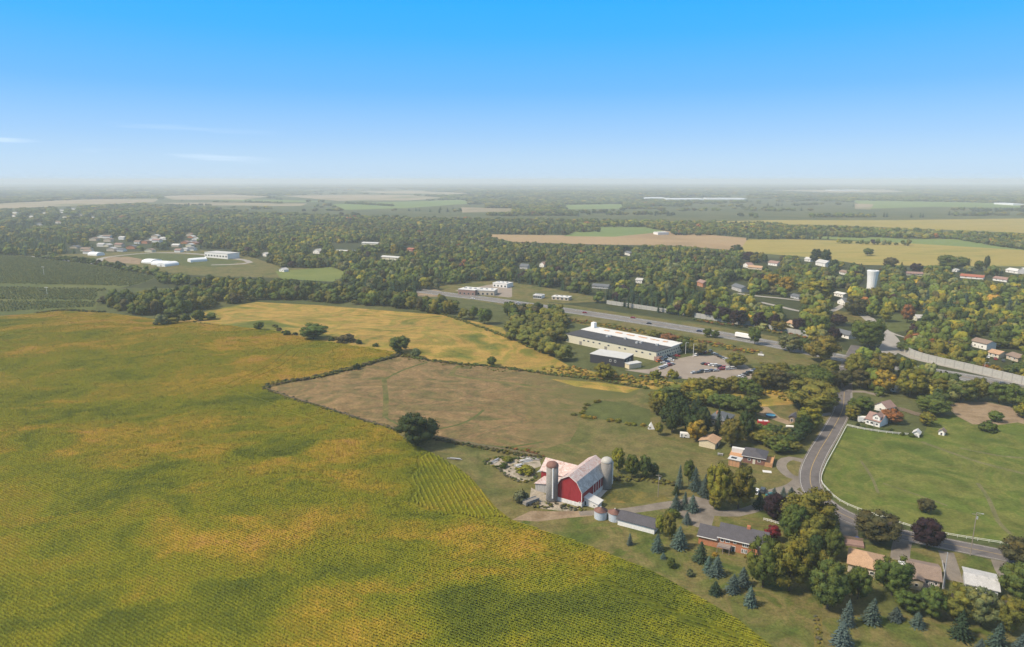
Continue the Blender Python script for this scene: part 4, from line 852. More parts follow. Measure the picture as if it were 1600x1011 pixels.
for k, (x_, y_, L_, ang, lab) in enumerate(((812,722,7,20,'stack of grey planks nearest the barn wing in the rubble yard'), (818,716,8,-12,'long pile of dark beams at the back of the rubble yard'), (806,730,5,35,'heap of grey sheet metal on the rubble yard'), (700,716,6,-15,'heap of old timber at the crop edge below the big tree'), (767,724,5,50,'scattered pale boards beside the green weeds'))):
    e = empty('timber_pile', G(x_, y_), R(ang), lab, 'timber pile')
    for j in range(9): a = rr.uniform(-.15, .15); o = MB().box(0, L_*rr.uniform(.6,1), -.15, .15, 0, .16).build('plank', rr.choice(['debris_grey','grey_wood','galvanised','whitewash','fence_wood']), e); o.location = (rr.uniform(-.5,1), rr.uniform(-1.2,1.2), .17*(j//3)+.02); o.rotation_euler.z = a
e = empty('field_shelter', G(838,745), R(-30), 'little teal tarp shelter beside the barn wing', 'shelter'); MB().prism([(0,1.9),(1.7,2.7),(3.4,1.9),(3.4,2.0),(1.7,2.8),(0,2.0)], 0, 3.5, 'y').build('tarp', 'lamp_grey', e)
for x_ in (.1, 3.3):
    for y_ in (.1, 3.4): MB().tube((x_,y_,0),(x_,y_,1.95),.06).build('post','fence_wood',e)
e = empty('picnic_table', G(1121,711), R(-20), 'pair of weathered picnic benches on the lawn below the workshop', 'picnic table'); MB().box(0,2.4,0,.9,.7,.78).build('tabletop','grey_wood',e); MB().box(0,2.4,-.6,-.3,.42,.48).box(0,2.4,1.2,1.5,.42,.48).build('bench','grey_wood',e); MB().box(.2,.35,-.5,1.4,0,.7).box(2.05,2.2,-.5,1.4,0,.7).build('leg','grey_wood',e)
e = empty('billboard_sign', G(1184,556), R(-25), 'small white sign board on the grass beyond the parking lot', 'sign'); MB().box(0,4,0,.15,.5,1.7).build('board','white_trim',e); MB().box(.3,.45,.02,.13,0,.5).box(3.5,3.65,.02,.13,0,.5).build('post','lamp_grey',e); MB().box(1.2,2.8,.15,1.4,0,2.9).build('cabinet','debris_grey',e); keep(1178,548,1190,556)
e = empty('paving_slab', G(1192,738), R(-15), 'pale concrete slab on the lawn in front of the bungalow', 'slab'); MB().box(0,3.5,0,2.2,0,.12).build('slab','white_membrane',e)

# ------------------------------------------------------------ cars
def car_proto(kind='sedan'):
    L = 4.6 if kind != 'pickup' else 5.5; W = 1.85; e = empty('parked_car', (0,0,0))
    lo = [(0,.35),(L,.35),(L,.72),(L-.15,.85),(L-1.1,.95),(.5 if kind == 'suv' else .9,1.0),(.08,.92),(0,.75)]
    MB().prism(lo, -W/2, W/2, 'y').build('body', 'paint_white', e)
    hi = {'sedan': (.55,1.2,3.0,3.7,1.45), 'suv': (.25,.5,3.1,3.8,1.72), 'pickup': (2.1,2.3,3.6,4.3,1.75)}[kind]
    a, b, c, d, z = hi
    MB().prism([(a,.93),(b,z-.06),(c,z-.06),(d,.9)], -W/2+.1, W/2-.1, 'y').build('window', 'glass_pane', e)
    MB().box(b-.05, c+.05, -W/2+.14, W/2-.14, z-.07, z).build('roof', 'paint_white', e)
    for x_ in (.85, L-.95):
        for y_ in (-W/2+.1, W/2-.1): MB().tube((x_, y_-.11, .33), (x_, y_+.11, .33), .33, 12).build('wheel', 'tyre', e)
    return e
PROTO = {}
def add_car(P_, rz, colr, kind, label, group=None, name='parked_car', loc=None):
    k = kind
    if k not in PROTO: PROTO[k] = car_proto(k); e = PROTO[k]; first = True
    else: e = copy_tree(PROTO[k]); e.parent = None
    e.name = name; e.location = (G(*P_) if loc is None else loc)+Vector((0,0,.02)); e.rotation_euler.z = rz; tag(e, label, 'car', group)
    if group is None and 'group' in e: del e['group']
    for ch in e.children:
        if ch.name.split('.')[0] in ('body', 'roof'):
            ch.data = ch.data.copy() if (ch.data.materials[0].name != 'paint_'+colr) else ch.data
            ch.data.materials[0] = M['paint_'+colr]
    return e
ORD = ['first','second','third','fourth','fifth','sixth','seventh','eighth','ninth','tenth']
ROWS = [('row under the factory windows', (1032,568), (1052,557), 5, ['silver','dark_blue','white','dark_grey','red'], -20),
 ('row at the factory end', (1026,566), (1042,556), 6, ['orange','white','silver','white','dark_blue','silver'], 40),
 ('row behind the yellow bush', (1029,577), (1046,571), 6, ['silver','silver','white','white','red','silver'], 40),
 ('far grass edge row', (1112,553), (1140,566), 7, ['silver','dark_grey','black','dark_grey','silver','white','white'], -60),
 ('far bush row', (1086,557), (1108,551), 4, ['white','black','red','dark_grey'], 55),
 ('upper middle row', (1095,570), (1139,577), 8, ['black','red','white','white','dark_grey','red','silver','silver'], 10),
 ('lower middle row', (1080,584), (1140,577), 10, ['silver','dark_grey','black','silver','dark_blue','silver','red','red','white','white'], 20),
 ('near corner row', (1146,593), (1174,580), 7, ['white','white','silver','black','black','silver','dark_blue'], 10)]
for nm, a, b, n, cs, ang in ROWS:
    for i in range(n):
        t = i/(n-1); p_ = (a[0]+(b[0]-a[0])*t+rr.uniform(-.8,.8), a[1]+(b[1]-a[1])*t+rr.uniform(-.5,.5))
        add_car(p_, R(ang+rr.uniform(-6,6)), cs[i], rr.choice(['sedan','suv','sedan']), f"{cs[i].replace('_',' ')} car, {ORD[i]} from the factory in the {nm}", 'cars in the gravel parking lot')
add_car((1112,597), R(5), 'white', 'suv', 'white car half hidden by bushes at the near edge of the lot'); add_car((1143,598), R(5), 'white', 'sedan', 'white car peeking over the bushes near the lot corner')
add_car((1180,774), R(60), 'white', 'suv', 'white car parked under the maple beside the driveway'); add_car((1190,772), R(60), 'dark_grey', 'suv', 'dark grey car parked beside the spruce on the driveway'); add_car((1198,777), R(20), 'teal', 'sedan', 'teal car parked near the purple tree')
add_car((1412,892), R(70), 'white', 'sedan', 'white car beside the cream bungalow'); add_car((1505,552), R(-20), 'white', 'pickup', 'white van parked below the white two storey house')
for k in range(4): add_car((1532+k*12,557+k*3), R(60), ['silver','white','red','dark_grey'][k], 'sedan', f"{['silver','white','red','dark grey'][k]} car in the tan yard behind the noise wall")
for p_, c_, lb in (((1088,518),'dark_blue','dark blue car driving on the highway behind the factory'), ((910,489),'red','dark red car on the highway near the wooded bend'), ((806,474),'silver','silver car on the highway by the plaza'), ((735,467),'white','white car on the highway passing the brown plaza'), ((184,417),'white','white car on the far highway beside the orchard'), ((1010,506),'black','black car on the highway passing behind the factory roof'), ((1225,539),'white','white car on the highway beyond the verge trees'), ((985,497),'red','red car on the far lane of the highway'), ((1560,600),'dark_grey','dark grey car on the highway below the noise wall'), ((205,420),'white','second white car following on the far highway')):
    add_car(p_, R(-18), c_, 'sedan', lb, name='moving_car')
# box truck
b = G(1148, 527); d = G(1170,531)-b; e = empty('box_truck', b, math.atan2(d.y, d.x), 'white articulated box truck driving on the highway', 'truck')
MB().box(0,12.0,0,2.6,1.15,4.0).build('trailer','white_trim',e); MB().prism([(12.4,.6),(15.4,.6),(15.4,1.9),(14.6,2.1),(14.2,3.2),(12.4,3.4)], .1, 2.5, 'y').build('cab','white_trim',e)
MB().box(14.3,14.75,.25,2.35,2.0,2.9).build('windscreen','glass_pane',e)
for x_ in (1.5,2.8,11.2,13.0,14.6):
    for y_ in (.15, 2.45): MB().tube((x_,y_-.15,.52),(x_,y_+.15,.52),.52,12).build('wheel','tyre',e)
keep(1146,516,1172,530)
# ------------------------------------------------------------ tree templates (unit size: width 1, height 1)
def to_mesh(name, vs, fs, nrm, mat):
    me = bpy.data.meshes.new(name); me.from_pydata(vs.tolist() if hasattr(vs, 'tolist') else vs, [], fs); me.materials.append(M[mat])
    me.shade_smooth(); me.update(); me.normals_split_custom_set_from_vertices([tuple(n) for n in nrm]); return me
_t = (1+5**.5)/2
ICO_V = np.array([(-1,_t,0),(1,_t,0),(-1,-_t,0),(1,-_t,0),(0,-1,_t),(0,1,_t),(0,-1,-_t),(0,1,-_t),(_t,0,-1),(_t,0,1),(-_t,0,-1),(-_t,0,1)])/math.hypot(1, _t)
ICO_F = [(0,11,5),(0,5,1),(0,1,7),(0,7,10),(0,10,11),(1,5,9),(5,11,4),(11,10,2),(10,7,6),(7,1,8),(3,9,4),(3,4,2),(3,2,6),(3,6,8),(3,8,9),(4,9,5),(2,4,11),(6,2,10),(8,6,7),(9,8,1)]
def ico2():
    v = [tuple(p) for p in ICO_V]; f = []; mid = {}
    def m(a, b):
        k = (min(a,b), max(a,b))
        if k not in mid: p = np.array(v[a])+np.array(v[b]); p /= np.linalg.norm(p); v.append(tuple(p)); mid[k] = len(v)-1
        return mid[k]
    for a, b, c in ICO_F: x, y, z = m(a,b), m(b,c), m(c,a); f += [(a,x,z),(b,y,x),(c,z,y),(x,y,z)]
    return np.array(v), f
I2V, I2F = ico2()
def crown(name, seed, shape, nl, nleaf, ls, mat, far=False):
    g = np.random.default_rng(seed); vs = []; fs = []; nr = []; lob = []
    for i in range(nl):
        t = g.uniform(.1, .93); R_ = {'round': (1-abs(2*t-1)**2.2)**.5, 'oval': (1-abs(2*t-1)**2.6)**.6*.95, 'spread': min(1, (1-abs(2*(t-.08)-1)**3)**.6), 'tall': (1-abs(2*t*.96-.92)**2)**.55*.9, 'bush': (1-t**2.2)**.5}[shape]
        rr_ = g.uniform(.13, .21)*1.25 if far else g.uniform(.08, .17); rad = max(0, R_*.5-rr_*.8)*g.uniform(.6, 1.08)**.5; a = g.uniform(0, 2*math.pi)
        z = t*(1-rr_) if shape != 'bush' else t*.75
        lob.append((rad*math.cos(a), rad*math.sin(a), z+.04, rr_))
    lob.append((0, 0, .45 if shape != 'bush' else .3, .27)); lob.append((0, 0, .7 if shape != 'bush' else .5, .22))
    cen = np.array((0, 0, .42)); LB = np.array(lob); base_v, base_f = (ICO_V, ICO_F) if far else (I2V, I2F)
    for x, y, z, r_ in lob:
        jit = 1+g.uniform(-.16, .16, len(base_v)); p = base_v*(r_*(.98 if far else .76)*jit[:,None])*np.array((1, 1, .85))+np.array((x, y, z))
        n0 = len(vs); vs += p.tolist(); fs += [tuple(i+n0 for i in f) for f in base_f]
        n_ = base_v*.75+(p-cen)*.6; nr += (n_/np.linalg.norm(n_, axis=1)[:,None]).tolist()
    pick = g.integers(0, len(lob), nleaf); d = g.normal(size=(nleaf, 3)); d[:,2] = d[:,2]+.25; d /= np.linalg.norm(d, axis=1)[:,None]
    for k in range(nleaf):
        x, y, z, r_ = lob[pick[k]]; p = np.array((x, y, z))+d[k]*np.array((1,1,.85))*r_*(g.uniform(.86, 1.16) if far else g.uniform(.84, 1.3))
        if p[2] < 0: continue
        q = LB[:,:3]-p
        if ((q**2).sum(1) < (LB[:,3]*.72)**2).any(): continue
        n_ = d[k]+g.normal(size=3)*.45; n_ /= np.linalg.norm(n_); u = np.cross(n_, g.normal(size=3)); u /= np.linalg.norm(u); w = np.cross(n_, u); s_ = ls*g.uniform(.6, 1.3)
        n0 = len(vs); vs += [(p+u*s_).tolist(), (p+w*s_*.8).tolist(), (p-u*s_).tolist(), (p-w*s_*.8).tolist()]; fs.append((n0, n0+1, n0+2, n0+3))
        sn = d[k]*.6+(p-cen)*.5+n_*.45; sn /= np.linalg.norm(sn); nr += [sn.tolist()]*4
    return to_mesh(name, vs, fs, nr, mat)
def conifer(name, seed, tiers, per, mat, sub=3):
    g = np.random.default_rng(seed); vs = []; fs = []; nr = []
    n = 8; vs += [[.17*math.cos(i*math.pi/4), .17*math.sin(i*math.pi/4), .03] for i in range(n)]+[[0, 0, .9]]; fs += [(i, (i+1) % n, n) for i in range(n)]; nr += [[math.cos(i*math.pi/4), math.sin(i*math.pi/4), .3] for i in range(n)]+[[0, 0, 1]]
    for t in range(tiers):
        h = t/tiers; rad = .56*(1-h)**.72+.02; z = .03+h*.94; m = max(5, int(per*(1-h*.55)))
        for k in range(m):
            a = 2*math.pi*(k+g.uniform(-.4, .4))/m; L_ = rad*g.uniform(.75, 1.12); ca, sa = math.cos(a), math.sin(a)
            for j in range(sub):
                f0 = j/sub; f1 = min(1, (j+1.3)/sub); w_ = .055*(1-.4*f0)+.35*L_/max(m, 1); zz = z+g.uniform(-.012, .02); dr = g.uniform(.02, .075)
                p0 = np.array((ca*L_*f0, sa*L_*f0, zz-dr*f0)); p1 = np.array((ca*L_*f1, sa*L_*f1, zz-dr*f1*1.2)); s_ = np.array((-sa, ca, 0))*w_; mdl = (p0*.4+p1*.6)
                n0 = len(vs); vs += [p0.tolist(), (mdl+s_-np.array((0,0,.02))).tolist(), p1.tolist(), (mdl-s_-np.array((0,0,.02))).tolist()]; fs += [(n0, n0+3, n0+2, n0+1)]
                sn = np.array((ca*.6, sa*.6, .9))+g.normal(size=3)*.3; sn /= np.linalg.norm(sn); nr += [sn.tolist()]*4
    vs += [[.02,0,.9],[-.01,.018,.9],[-.01,-.018,.9],[0,0,1.03]]; n0 = len(vs)-4; fs += [(n0,n0+1,n0+3),(n0+1,n0+2,n0+3),(n0+2,n0,n0+3)]; nr += [[0,0,1]]*4
    return to_mesh(name, vs, fs, nr, mat)
SH = ['round', 'oval', 'spread', 'round', 'tall', 'oval', 'spread']
BT = [crown(f'broadleaf_crown_{i}', 20+i, s, 52, 4200, .021, 'leaf') for i, s in enumerate(SH)]
BUSH = [crown(f'bush_crown_{i}', 50+i, 'bush', 22, 1300, .045, 'leaf') for i in range(3)]
CONT = [conifer(f'spruce_crown_{i}', 60+i, 17, 15, 'needle') for i in range(3)]
FB = [crown(f'far_{i:02d}_broadleaf', 80+i, s, 9, 170, .06, 'leaf_far', True) for i, s in enumerate(['round', 'oval', 'spread', 'tall', 'round'])]
FC_ = [conifer(f'far_{5+i:02d}_conifer', 90+i, 7, 8, 'needle_far', 2) for i in range(2)]
FBU = [crown(f'far_{7+i:02d}_bush', 95+i, 'bush', 6, 110, .08, 'leaf_far', True) for i in range(2)]
tb = MB(); tb.tube((0,0,0), (0,0,.55), .5, 7, .3)
for k in range(4): a = k*1.7; tb.tube((0,0,.3+.06*k), (math.cos(a)*4.2, math.sin(a)*4.2, .62+.04*k), .2, 5, .07)
TRUNK = tb.mesh('trunk', 'bark'); TRUNK_C = MB().tube((0,0,0), (0,0,.8), .5, 6, .1).mesh('conifer_trunk', 'bark')
COL = dict(green=(.062,.088,.018), dark=(.032,.050,.016), olive=(.105,.104,.020), ygreen=(.145,.145,.020), yellow=(.22,.165,.024), orange=(.20,.13,.03), rust=(.16,.075,.03), brown=(.062,.058,.024), plum=(.024,.014,.018), red=(.13,.014,.022), blue=(.058,.086,.072), conifer=(.028,.050,.026), mid=(.065,.092,.022), grey=(.09,.09,.06), sage=(.10,.115,.05))
NT = [0]
def tree(pos_, w, h, colr, kind, label, group=None, name=None, sp=None, jit=.12):
    NT[0] += 1; rnd = random.Random(NT[0]*13+5)
    nm = name or {'b': 'broadleaf_tree', 'c': 'spruce_tree', 'u': 'bush'}[kind]; cat = {'b': 'tree', 'c': 'spruce', 'u': 'bush'}[kind]
    e = empty(nm, pos_, rnd.uniform(0, 6.28), label, cat, group)
    me = (BT[sp % len(BT)] if sp is not None else rnd.choice(BT)) if kind == 'b' else (rnd.choice(CONT) if kind == 'c' else rnd.choice(BUSH))
    c = link('crown', me, e); z0 = {'b': .10, 'c': .02, 'u': -.04}[kind]; c.location.z = z0*h; c.scale = (w*rnd.uniform(.94, 1.06), w*rnd.uniform(.94, 1.06), h*(1-z0))
    if kind == 'c': c.rotation_euler = (rnd.uniform(-.05, .05), rnd.uniform(-.05, .05), 0); c.scale.x *= rnd.uniform(.85, 1.15); c.scale.z *= rnd.uniform(.85, 1.1); jit = max(jit, .25)
    k = COL[colr] if isinstance(colr, str) else colr; j = rnd.uniform(1-jit, 1+jit); c.color = tuple(v*j*rnd.uniform(.94, 1.06) for v in k)+(1,)
    if kind != 'u': t = link('trunk', TRUNK if kind == 'b' else TRUNK_C, e); r_ = w*.055 if kind == 'b' else w*.05; t.scale = (r_, r_, h)
    return e
def px_tree(x0, y0, x1, y1, colr, kind, label, group=None, name=None, sp=None, down=.75):
    """a tree whose crown fills the given box of the photograph, rooted on the ground"""
    cx = (x0+x1)/2; g0 = G(cx, y1); k = mpp(g0); w = (x1-x0)*k; depr = math.atan2(H, g0.length-0)
    g = Vector((g0.x, g0.y)); dirn = g.normalized(); g = g+dirn*(w*.5*down); k = mpp(Vector((g.x, g.y, 0))); w = (x1-x0)*k
    h = ((y1-y0)*k-w*down*.6*math.sin(depr))/math.cos(depr)
    h = max(h*1.1, w*(.56 if kind == 'b' else (.95 if kind == 'c' else .5)))
    return tree(Vector((g.x, g.y, float(terrain(g.x, g.y)))), w*(1.15 if kind == 'c' else 1.04), h*(.95 if kind == 'c' else 1), colr, kind, label, group, name, sp)
T = [  # x0 y0 x1 y1 colour kind label
(621,648,685,705,'dark','b','large lone dark green oak standing between the crop and the pasture',0),
(1099,730,1142,800,'ygreen','b','tall yellow green maple above the gravel turning circle',1),(1128,732,1177,803,'olive','b','broad olive and rust maple next to the yellow green one',0),
(1107,768,1130,800,'ygreen','b','smaller bright green tree at the foot of the two maples',3),
(1191,775,1226,818,'plum','b','dark purple maple beside the farm driveway',3),(1194,823,1218,850,'red','b','small crimson maple at the end of the brick farmhouse',0),
(1222,768,1300,846,'olive','b','huge dark olive tree beside the road bend',0),(1216,795,1262,858,'mid','b','green tree between the purple maple and the road tree',1),(1247,812,1290,870,'olive','b','olive tree just below the huge roadside tree',5),
(1165,848,1216,928,'green','b','dark green tree overhanging the end of the brick farmhouse',0),(1198,845,1265,936,'olive','b','giant rounded maple with orange tinged leaves below the farmhouse',0),
(1262,868,1300,930,'olive','b','olive green tree right of the giant maple',1),(1260,884,1322,963,'mid','b','tall green tree at the corner of the farm lawn',5),(1258,838,1286,880,'dark','b','dark narrow tree behind the corner trees',4),
(1284,828,1316,880,'mid','b','upright green tree by the dark fence of the tan roofed bungalow',4),(1318,892,1360,944,'green','b','green tree in front of the tan roofed bungalow',1),(1366,876,1418,940,'green','b','wide green tree between the tan and cream bungalows',6),
(1334,806,1404,856,'brown','b','broad dark brown green tree at the road edge',6),(1421,812,1472,864,'plum','b','dark purple maple in front of the cream bungalow',4),(1562,843,1612,888,'brown','b','dark brownish tree at the road beside the pale roofed bungalow',0),
(1560,884,1612,945,'mid','b','dense green tree beside the pale roofed bungalow',3),(1467,922,1520,978,'olive','b','olive orange tree in the back garden below the pale roofed bungalow',6),(1504,926,1556,988,'sage','b','sage green tree in the back garden hedge',6),(1548,938,1598,996,'olive','b','olive tree at the end of the back garden hedge',0),
(1435,922,1474,972,'mid','b','low green tree behind the cream bungalow',3),(1396,924,1436,962,'green','b','dark green tree next to the cream bungalow fence',0),(1432,780,1459,805,'brown','b','small round dark tree alone in the green field',3),
(1034,803,1056,848,'olive','b','olive upright tree between the white shed and the spruces',4),(1022,806,1040,840,'ygreen','b','yellow green tree at the white shed corner',4),
(953,703,978,742,'ygreen','b','yellow green tree behind the right silo',1),(975,712,999,750,'green','b','dark green tree in the clump beside the silo',4),(996,713,1017,750,'mid','b','green tree in the clump nearest the utility pole',4),(1011,725,1030,746,'dark','b','small dark tree at the end of the silo clump',3),
(1072,657,1103,693,'yellow','b','round orange yellow tree beside the workshop',0),(1124,658,1162,702,'olive','b','olive rust tree behind the workshop',1),(1144,617,1190,658,'mid','b','large green tree behind the slate roofed house',0),(1150,645,1178,690,'dark','b','dark green tree by the hedge end',5),
(1022,660,1036,682,'ygreen','b','slender pale green tree at the white tent',4),(1066,720,1086,761,'green','b','green tree squeezed between two blue spruces',4),
(1226,600,1305,648,'olive','b','wide dark olive tree clump edge at the road',6),(1245,636,1284,674,'ygreen','b','bright yellow green tree beside the dark garden shed',0),(1240,650,1268,690,'dark','b','dark green tree in front of the yellow green one',5),
(607,527,642,555,'mid','b','round green tree at the corner of three fields',3),(468,513,512,533,'green','b','round dark tree in the hedgerow between the golden fields',2),(396,503,414,516,'green','b','small round tree at the far end of the hedgerow',3),
(258,480,286,502,'mid','b','round green tree standing out from the belt edge',3),(928,568,960,596,'ygreen','b','yellow green tree in the golden strip below the factory',0),(761,558,776,573,'green','b','small tree on the upper pasture boundary',3),
(745,482,770,508,'mid','b','green tree at the end of the belt beside the highway',3),(1132,553,1166,577,'olive','b','orange topped olive tree at the parking lot edge',0),
(1008,518,1035,532,'olive','b','olive tree behind the factory roof',3),(1030,522,1058,538,'rust','b','rust coloured tree behind the factory end',3),(1056,528,1082,552,'green','b','dark green tree at the factory corner',0),(1076,534,1104,556,'olive','b','olive rust tree beside the lamp pole',2),
(1098,513,1112,528,'green','b','small round green tree on the near verge of the highway, nearer the factory',3),(1110,516,1124,529,'green','b','second small round green tree on the near verge of the highway',0),(1168,512,1190,540,'mid','b','green tree on the verge in front of the box truck',1),
(1215,524,1250,552,'sage','b','pale trunked green tree by the highway verge',1),(1245,530,1265,553,'mid','b','mid green tree close to the big tree at the junction',1),(1258,526,1308,570,'olive','b','big olive tree at the highway junction',0),
(1318,555,1352,600,'olive','b','olive tree between the road and the junction lane',1),(1330,578,1362,610,'brown','b','brown green tree below the junction',0),(1352,586,1372,606,'dark','b','dark tree among yellow ones below the junction',3),
(1360,553,1402,590,'olive','b','large orange green tree near the junction traffic lane',0),(1362,580,1398,616,'yellow','b','golden yellow tree in front of the wooden barn',0),(1400,560,1430,592,'ygreen','b','yellow green tree behind the tall yellow ones',3),
(1400,580,1442,624,'ygreen','b','large bright yellow green tree near the homestead',0),(1424,576,1456,606,'olive','b','olive gold tree on the highway bank',2),(1440,592,1480,626,'olive','b','olive tree right of the bright yellow green one',1),(1432,624,1482,652,'green','b','low spreading green tree behind the dark board fence',6),
(1478,594,1522,632,'mid','b','green tree on the bank above the dirt patch',0),(1512,592,1544,628,'olive','b','brown tinged tree above the dirt patch',1),(1540,598,1580,634,'mid','b','green tree at the middle of the dirt patch bank',0),(1568,604,1612,642,'green','b','dark green tree at the end of the bank',6),(1584,630,1612,655,'ygreen','b','yellow tree at the corner of the dirt patch',0),
(1544,643,1566,661,'mid','b','lone bushy tree on the dirt patch edge',3),(1374,640,1410,664,'rust','b','rust and green tree in the homestead garden',3),(1436,645,1460,668,'olive','b','brownish tree at the homestead garden corner',3),(1324,620,1362,650,'green','b','dark green tree next to the road by the homestead',0),(1318,634,1342,658,'olive','b','olive tree at the roadside opposite the hedge',1),
(1190,428,1218,456,'yellow','b','golden yellow tree above the town street',0),(1215,434,1240,462,'yellow','b','second golden yellow tree, nearer the grey garage',1),(1246,438,1296,470,'ygreen','b','wide yellow green tree beside the grey garage',6),(1275,440,1300,468,'mid','b','green tree left of the A-frame cottage',0),
(1101,452,1126,478,'ygreen','b','yellow green tree near the blue grey house',0),(1140,484,1166,512,'plum','b','dark purple tree above the noise wall, beside a green one',0),(1098,476,1124,500,'plum','b','dark plum tree above the noise wall near the factory side',0),(1116,480,1142,504,'plum','b','broad plum tree above the noise wall',3),(1172,488,1196,514,'plum','b','dark purple tree behind the slim lamp post',0),
(1200,492,1218,516,'plum','b','small dark purple tree by the cream bungalow',0),(1196,484,1224,504,'mid','b','green tree behind the small purple tree',0),(1204,508,1234,520,'olive','b','low olive orange tree at the noise wall end',6),(1236,498,1258,520,'plum','b','dark purple tree in front of the cream bungalow',1),(1258,494,1284,522,'green','b','green tree between two purple trees near the junction',0),(1252,484,1280,502,'brown','b','dark brownish tree over the cream bungalow',0),(1296,492,1322,510,'plum','b','maroon tree behind the slate roofed white house',0),(1292,512,1314,534,'plum','b','dark purple tree before the slate roofed white house',0),
(1318,464,1352,494,'brown','b','big brownish green tree by the street end',0),(1330,500,1378,548,'green','b','large dark green tree group by the approach road',6),(1374,480,1394,504,'ygreen','b','yellow green tree on the cemetery lawn edge',3),(1406,476,1428,506,'rust','b','rust brown tree beside the small chapel',4),(1350,450,1380,480,'olive','b','orange tinged tree at the foot of the water tower',0),
(1412,520,1446,545,'rust','b','rust red tree at the bend of the approach road',0),(1442,528,1462,548,'rust','b','pale rust tree next to the rust red one',3),(1468,530,1512,556,'olive','b','olive tree beside the white two storey house',0),(1505,545,1532,562,'dark','b','dark tree in front of the white two storey house',3),(1546,530,1576,545,'green','b','green tree behind the tan roofed house',3),
(1380,403,1402,420,'brown','b','dark brown tree on the gold field edge near the water tower',3),(1422,412,1440,428,'plum','b','dark round tree on the gold field edge',3),(1466,404,1508,424,'green','b','dark green tree clump by the poplar',6),(1348,388,1364,400,'mid','b','lone round tree in the middle of the gold field',3),(1536,400,1545,424,'dark','b','slim dark poplar beside the white farm barn',4),(1522,408,1536,424,'green','b','green tree next to the slim poplar',3),
(1264,390,1283,412,'dark','b','dark dense tree beside the large white farmhouse',1),(1282,391,1298,414,'dark','b','second dark dense tree by the large white farmhouse',1),(1294,406,1308,422,'dark','b','small dark tree at the gold field corner',0),(1140,383,1160,400,'dark','b','dark round tree at the corner of the brown field',0),(1160,394,1180,410,'plum','b','dark purple tree next to the gabled house',3),
(610,383,622,400,'yellow','b','bright golden tree beside the pale commercial building',1),(764,392,784,404,'orange','b','orange tree in the wooded town',3),
]
for t in T: px_tree(*t[:7], sp=t[7])
SPR = [(1054,722,1068,765,'blue','tall blue spruce leftmost in the row behind the green tree'),(1077,730,1096,768,'blue','blue spruce just right of the squeezed green tree'),(1091,736,1110,778,'blue','blue spruce partly behind the yellow green maple'),(1051,758,1061,774,'dark','tiny dark spruce at the lawn edge by the tall blue spruce'),
(1049,771,1064,797,'blue','blue spruce in the driveway island, nearest the pole'),(1062,770,1076,796,'blue','middle blue spruce of the driveway island'),(1073,774,1090,801,'blue','blue spruce of the driveway island nearest the turning circle'),(1067,797,1080,820,'blue','small blue spruce beside the turning circle'),
(1050,824,1073,859,'blue','large blue spruce between white shed and farmhouse'),(1018,837,1036,863,'blue','blue spruce below the white shed'),(979,835,989,853,'blue','small lone spruce on the lawn below the grain bins'),(1032,862,1041,874,'blue','tiny grey spruce on the lawn'),
(1082,847,1106,881,'conifer','dark spruce at the garage end of the farmhouse'),(1098,865,1114,896,'blue','blue grey spruce behind its bigger twin below the deck'),(1107,870,1130,902,'blue','full blue grey spruce below the farmhouse deck'),(1109,907,1127,931,'conifer','dark green spruce near the crop edge'),(1134,896,1155,928,'blue','blue green spruce below the farmhouse'),(1150,887,1172,918,'blue','spruce touching the big green tree'),(1162,917,1182,949,'blue','bluish spruce closest to the crop below the giant maple'),
(1176,767,1196,795,'conifer','dark spruce in front of the parked cars'),(1199,761,1216,788,'blue','blue spruce beside the purple maple'),(1216,762,1230,782,'blue','small blue spruce near the road driveway'),(1230,759,1242,776,'blue','smallest spruce at the road driveway'),(1040,872,1041,873,'blue','')][:23]+[
(1312,939,1333,980,'blue','slim blue spruce below the green corner tree'),(1300,969,1329,1014,'blue','large pale blue spruce by the dirt strip'),(1346,935,1374,977,'blue','full blue spruce on the back lawn below the tan roofed bungalow'),(1389,948,1409,972,'blue','short blue spruce on the back lawn'),(1423,952,1443,982,'blue','slender pale blue spruce on the back lawn'),(1486,956,1514,1001,'conifer','broad green spruce under the orange olive tree'),(1543,969,1570,1015,'blue','pale blue spruce by the sage green tree'),(1577,987,1606,1030,'blue','blue spruce at the corner of the back lawn'),(1520,996,1539,1025,'blue','small blue spruce low on the back lawn'),
(1233,827,1248,856,'blue','bluish spruce buried among the roadside trees'),
(1114,640,1130,680,'conifer','dark conifer in front of the slate roofed house'),(1126,644,1142,680,'conifer','dark conifer beside the slate roofed house'),
(1440,452,1452,486,'blue','tall blue spruce in the cemetery woods'),(1500,456,1514,492,'blue','blue spruce beside the cemetery lane'),(1536,474,1550,500,'blue','blue spruce near the far cemetery lawn'),(1568,466,1580,498,'blue','pointed blue spruce in the woods, nearer the middle'),(1580,466,1592,496,'blue','pointed blue spruce in the woods beyond the other'),(1348,448,1360,480,'conifer','dark pointed conifer under the water tower'),(1412,442,1436,476,'conifer','broad dark conifer in the cemetery woods'),(1436,480,1456,508,'conifer','dark conifer beside the chapel'),(1404,408,1412,424,'conifer','small pointed conifer on the gold field edge'),(1508,404,1516,424,'conifer','pointed conifer behind the clump by the poplar'),(1340,412,1350,424,'conifer','small dark conifer between cottage and water tower'),
(1518,466,1540,498,'conifer','dark tall conifer between two blue spruces'),(1472,462,1494,500,'conifer','dark conifer at the edge of the cemetery lane')]
for t in SPR:
    if t[5]: px_tree(t[0], t[1], t[2], t[3], t[4], 'c', t[5], down=.6)
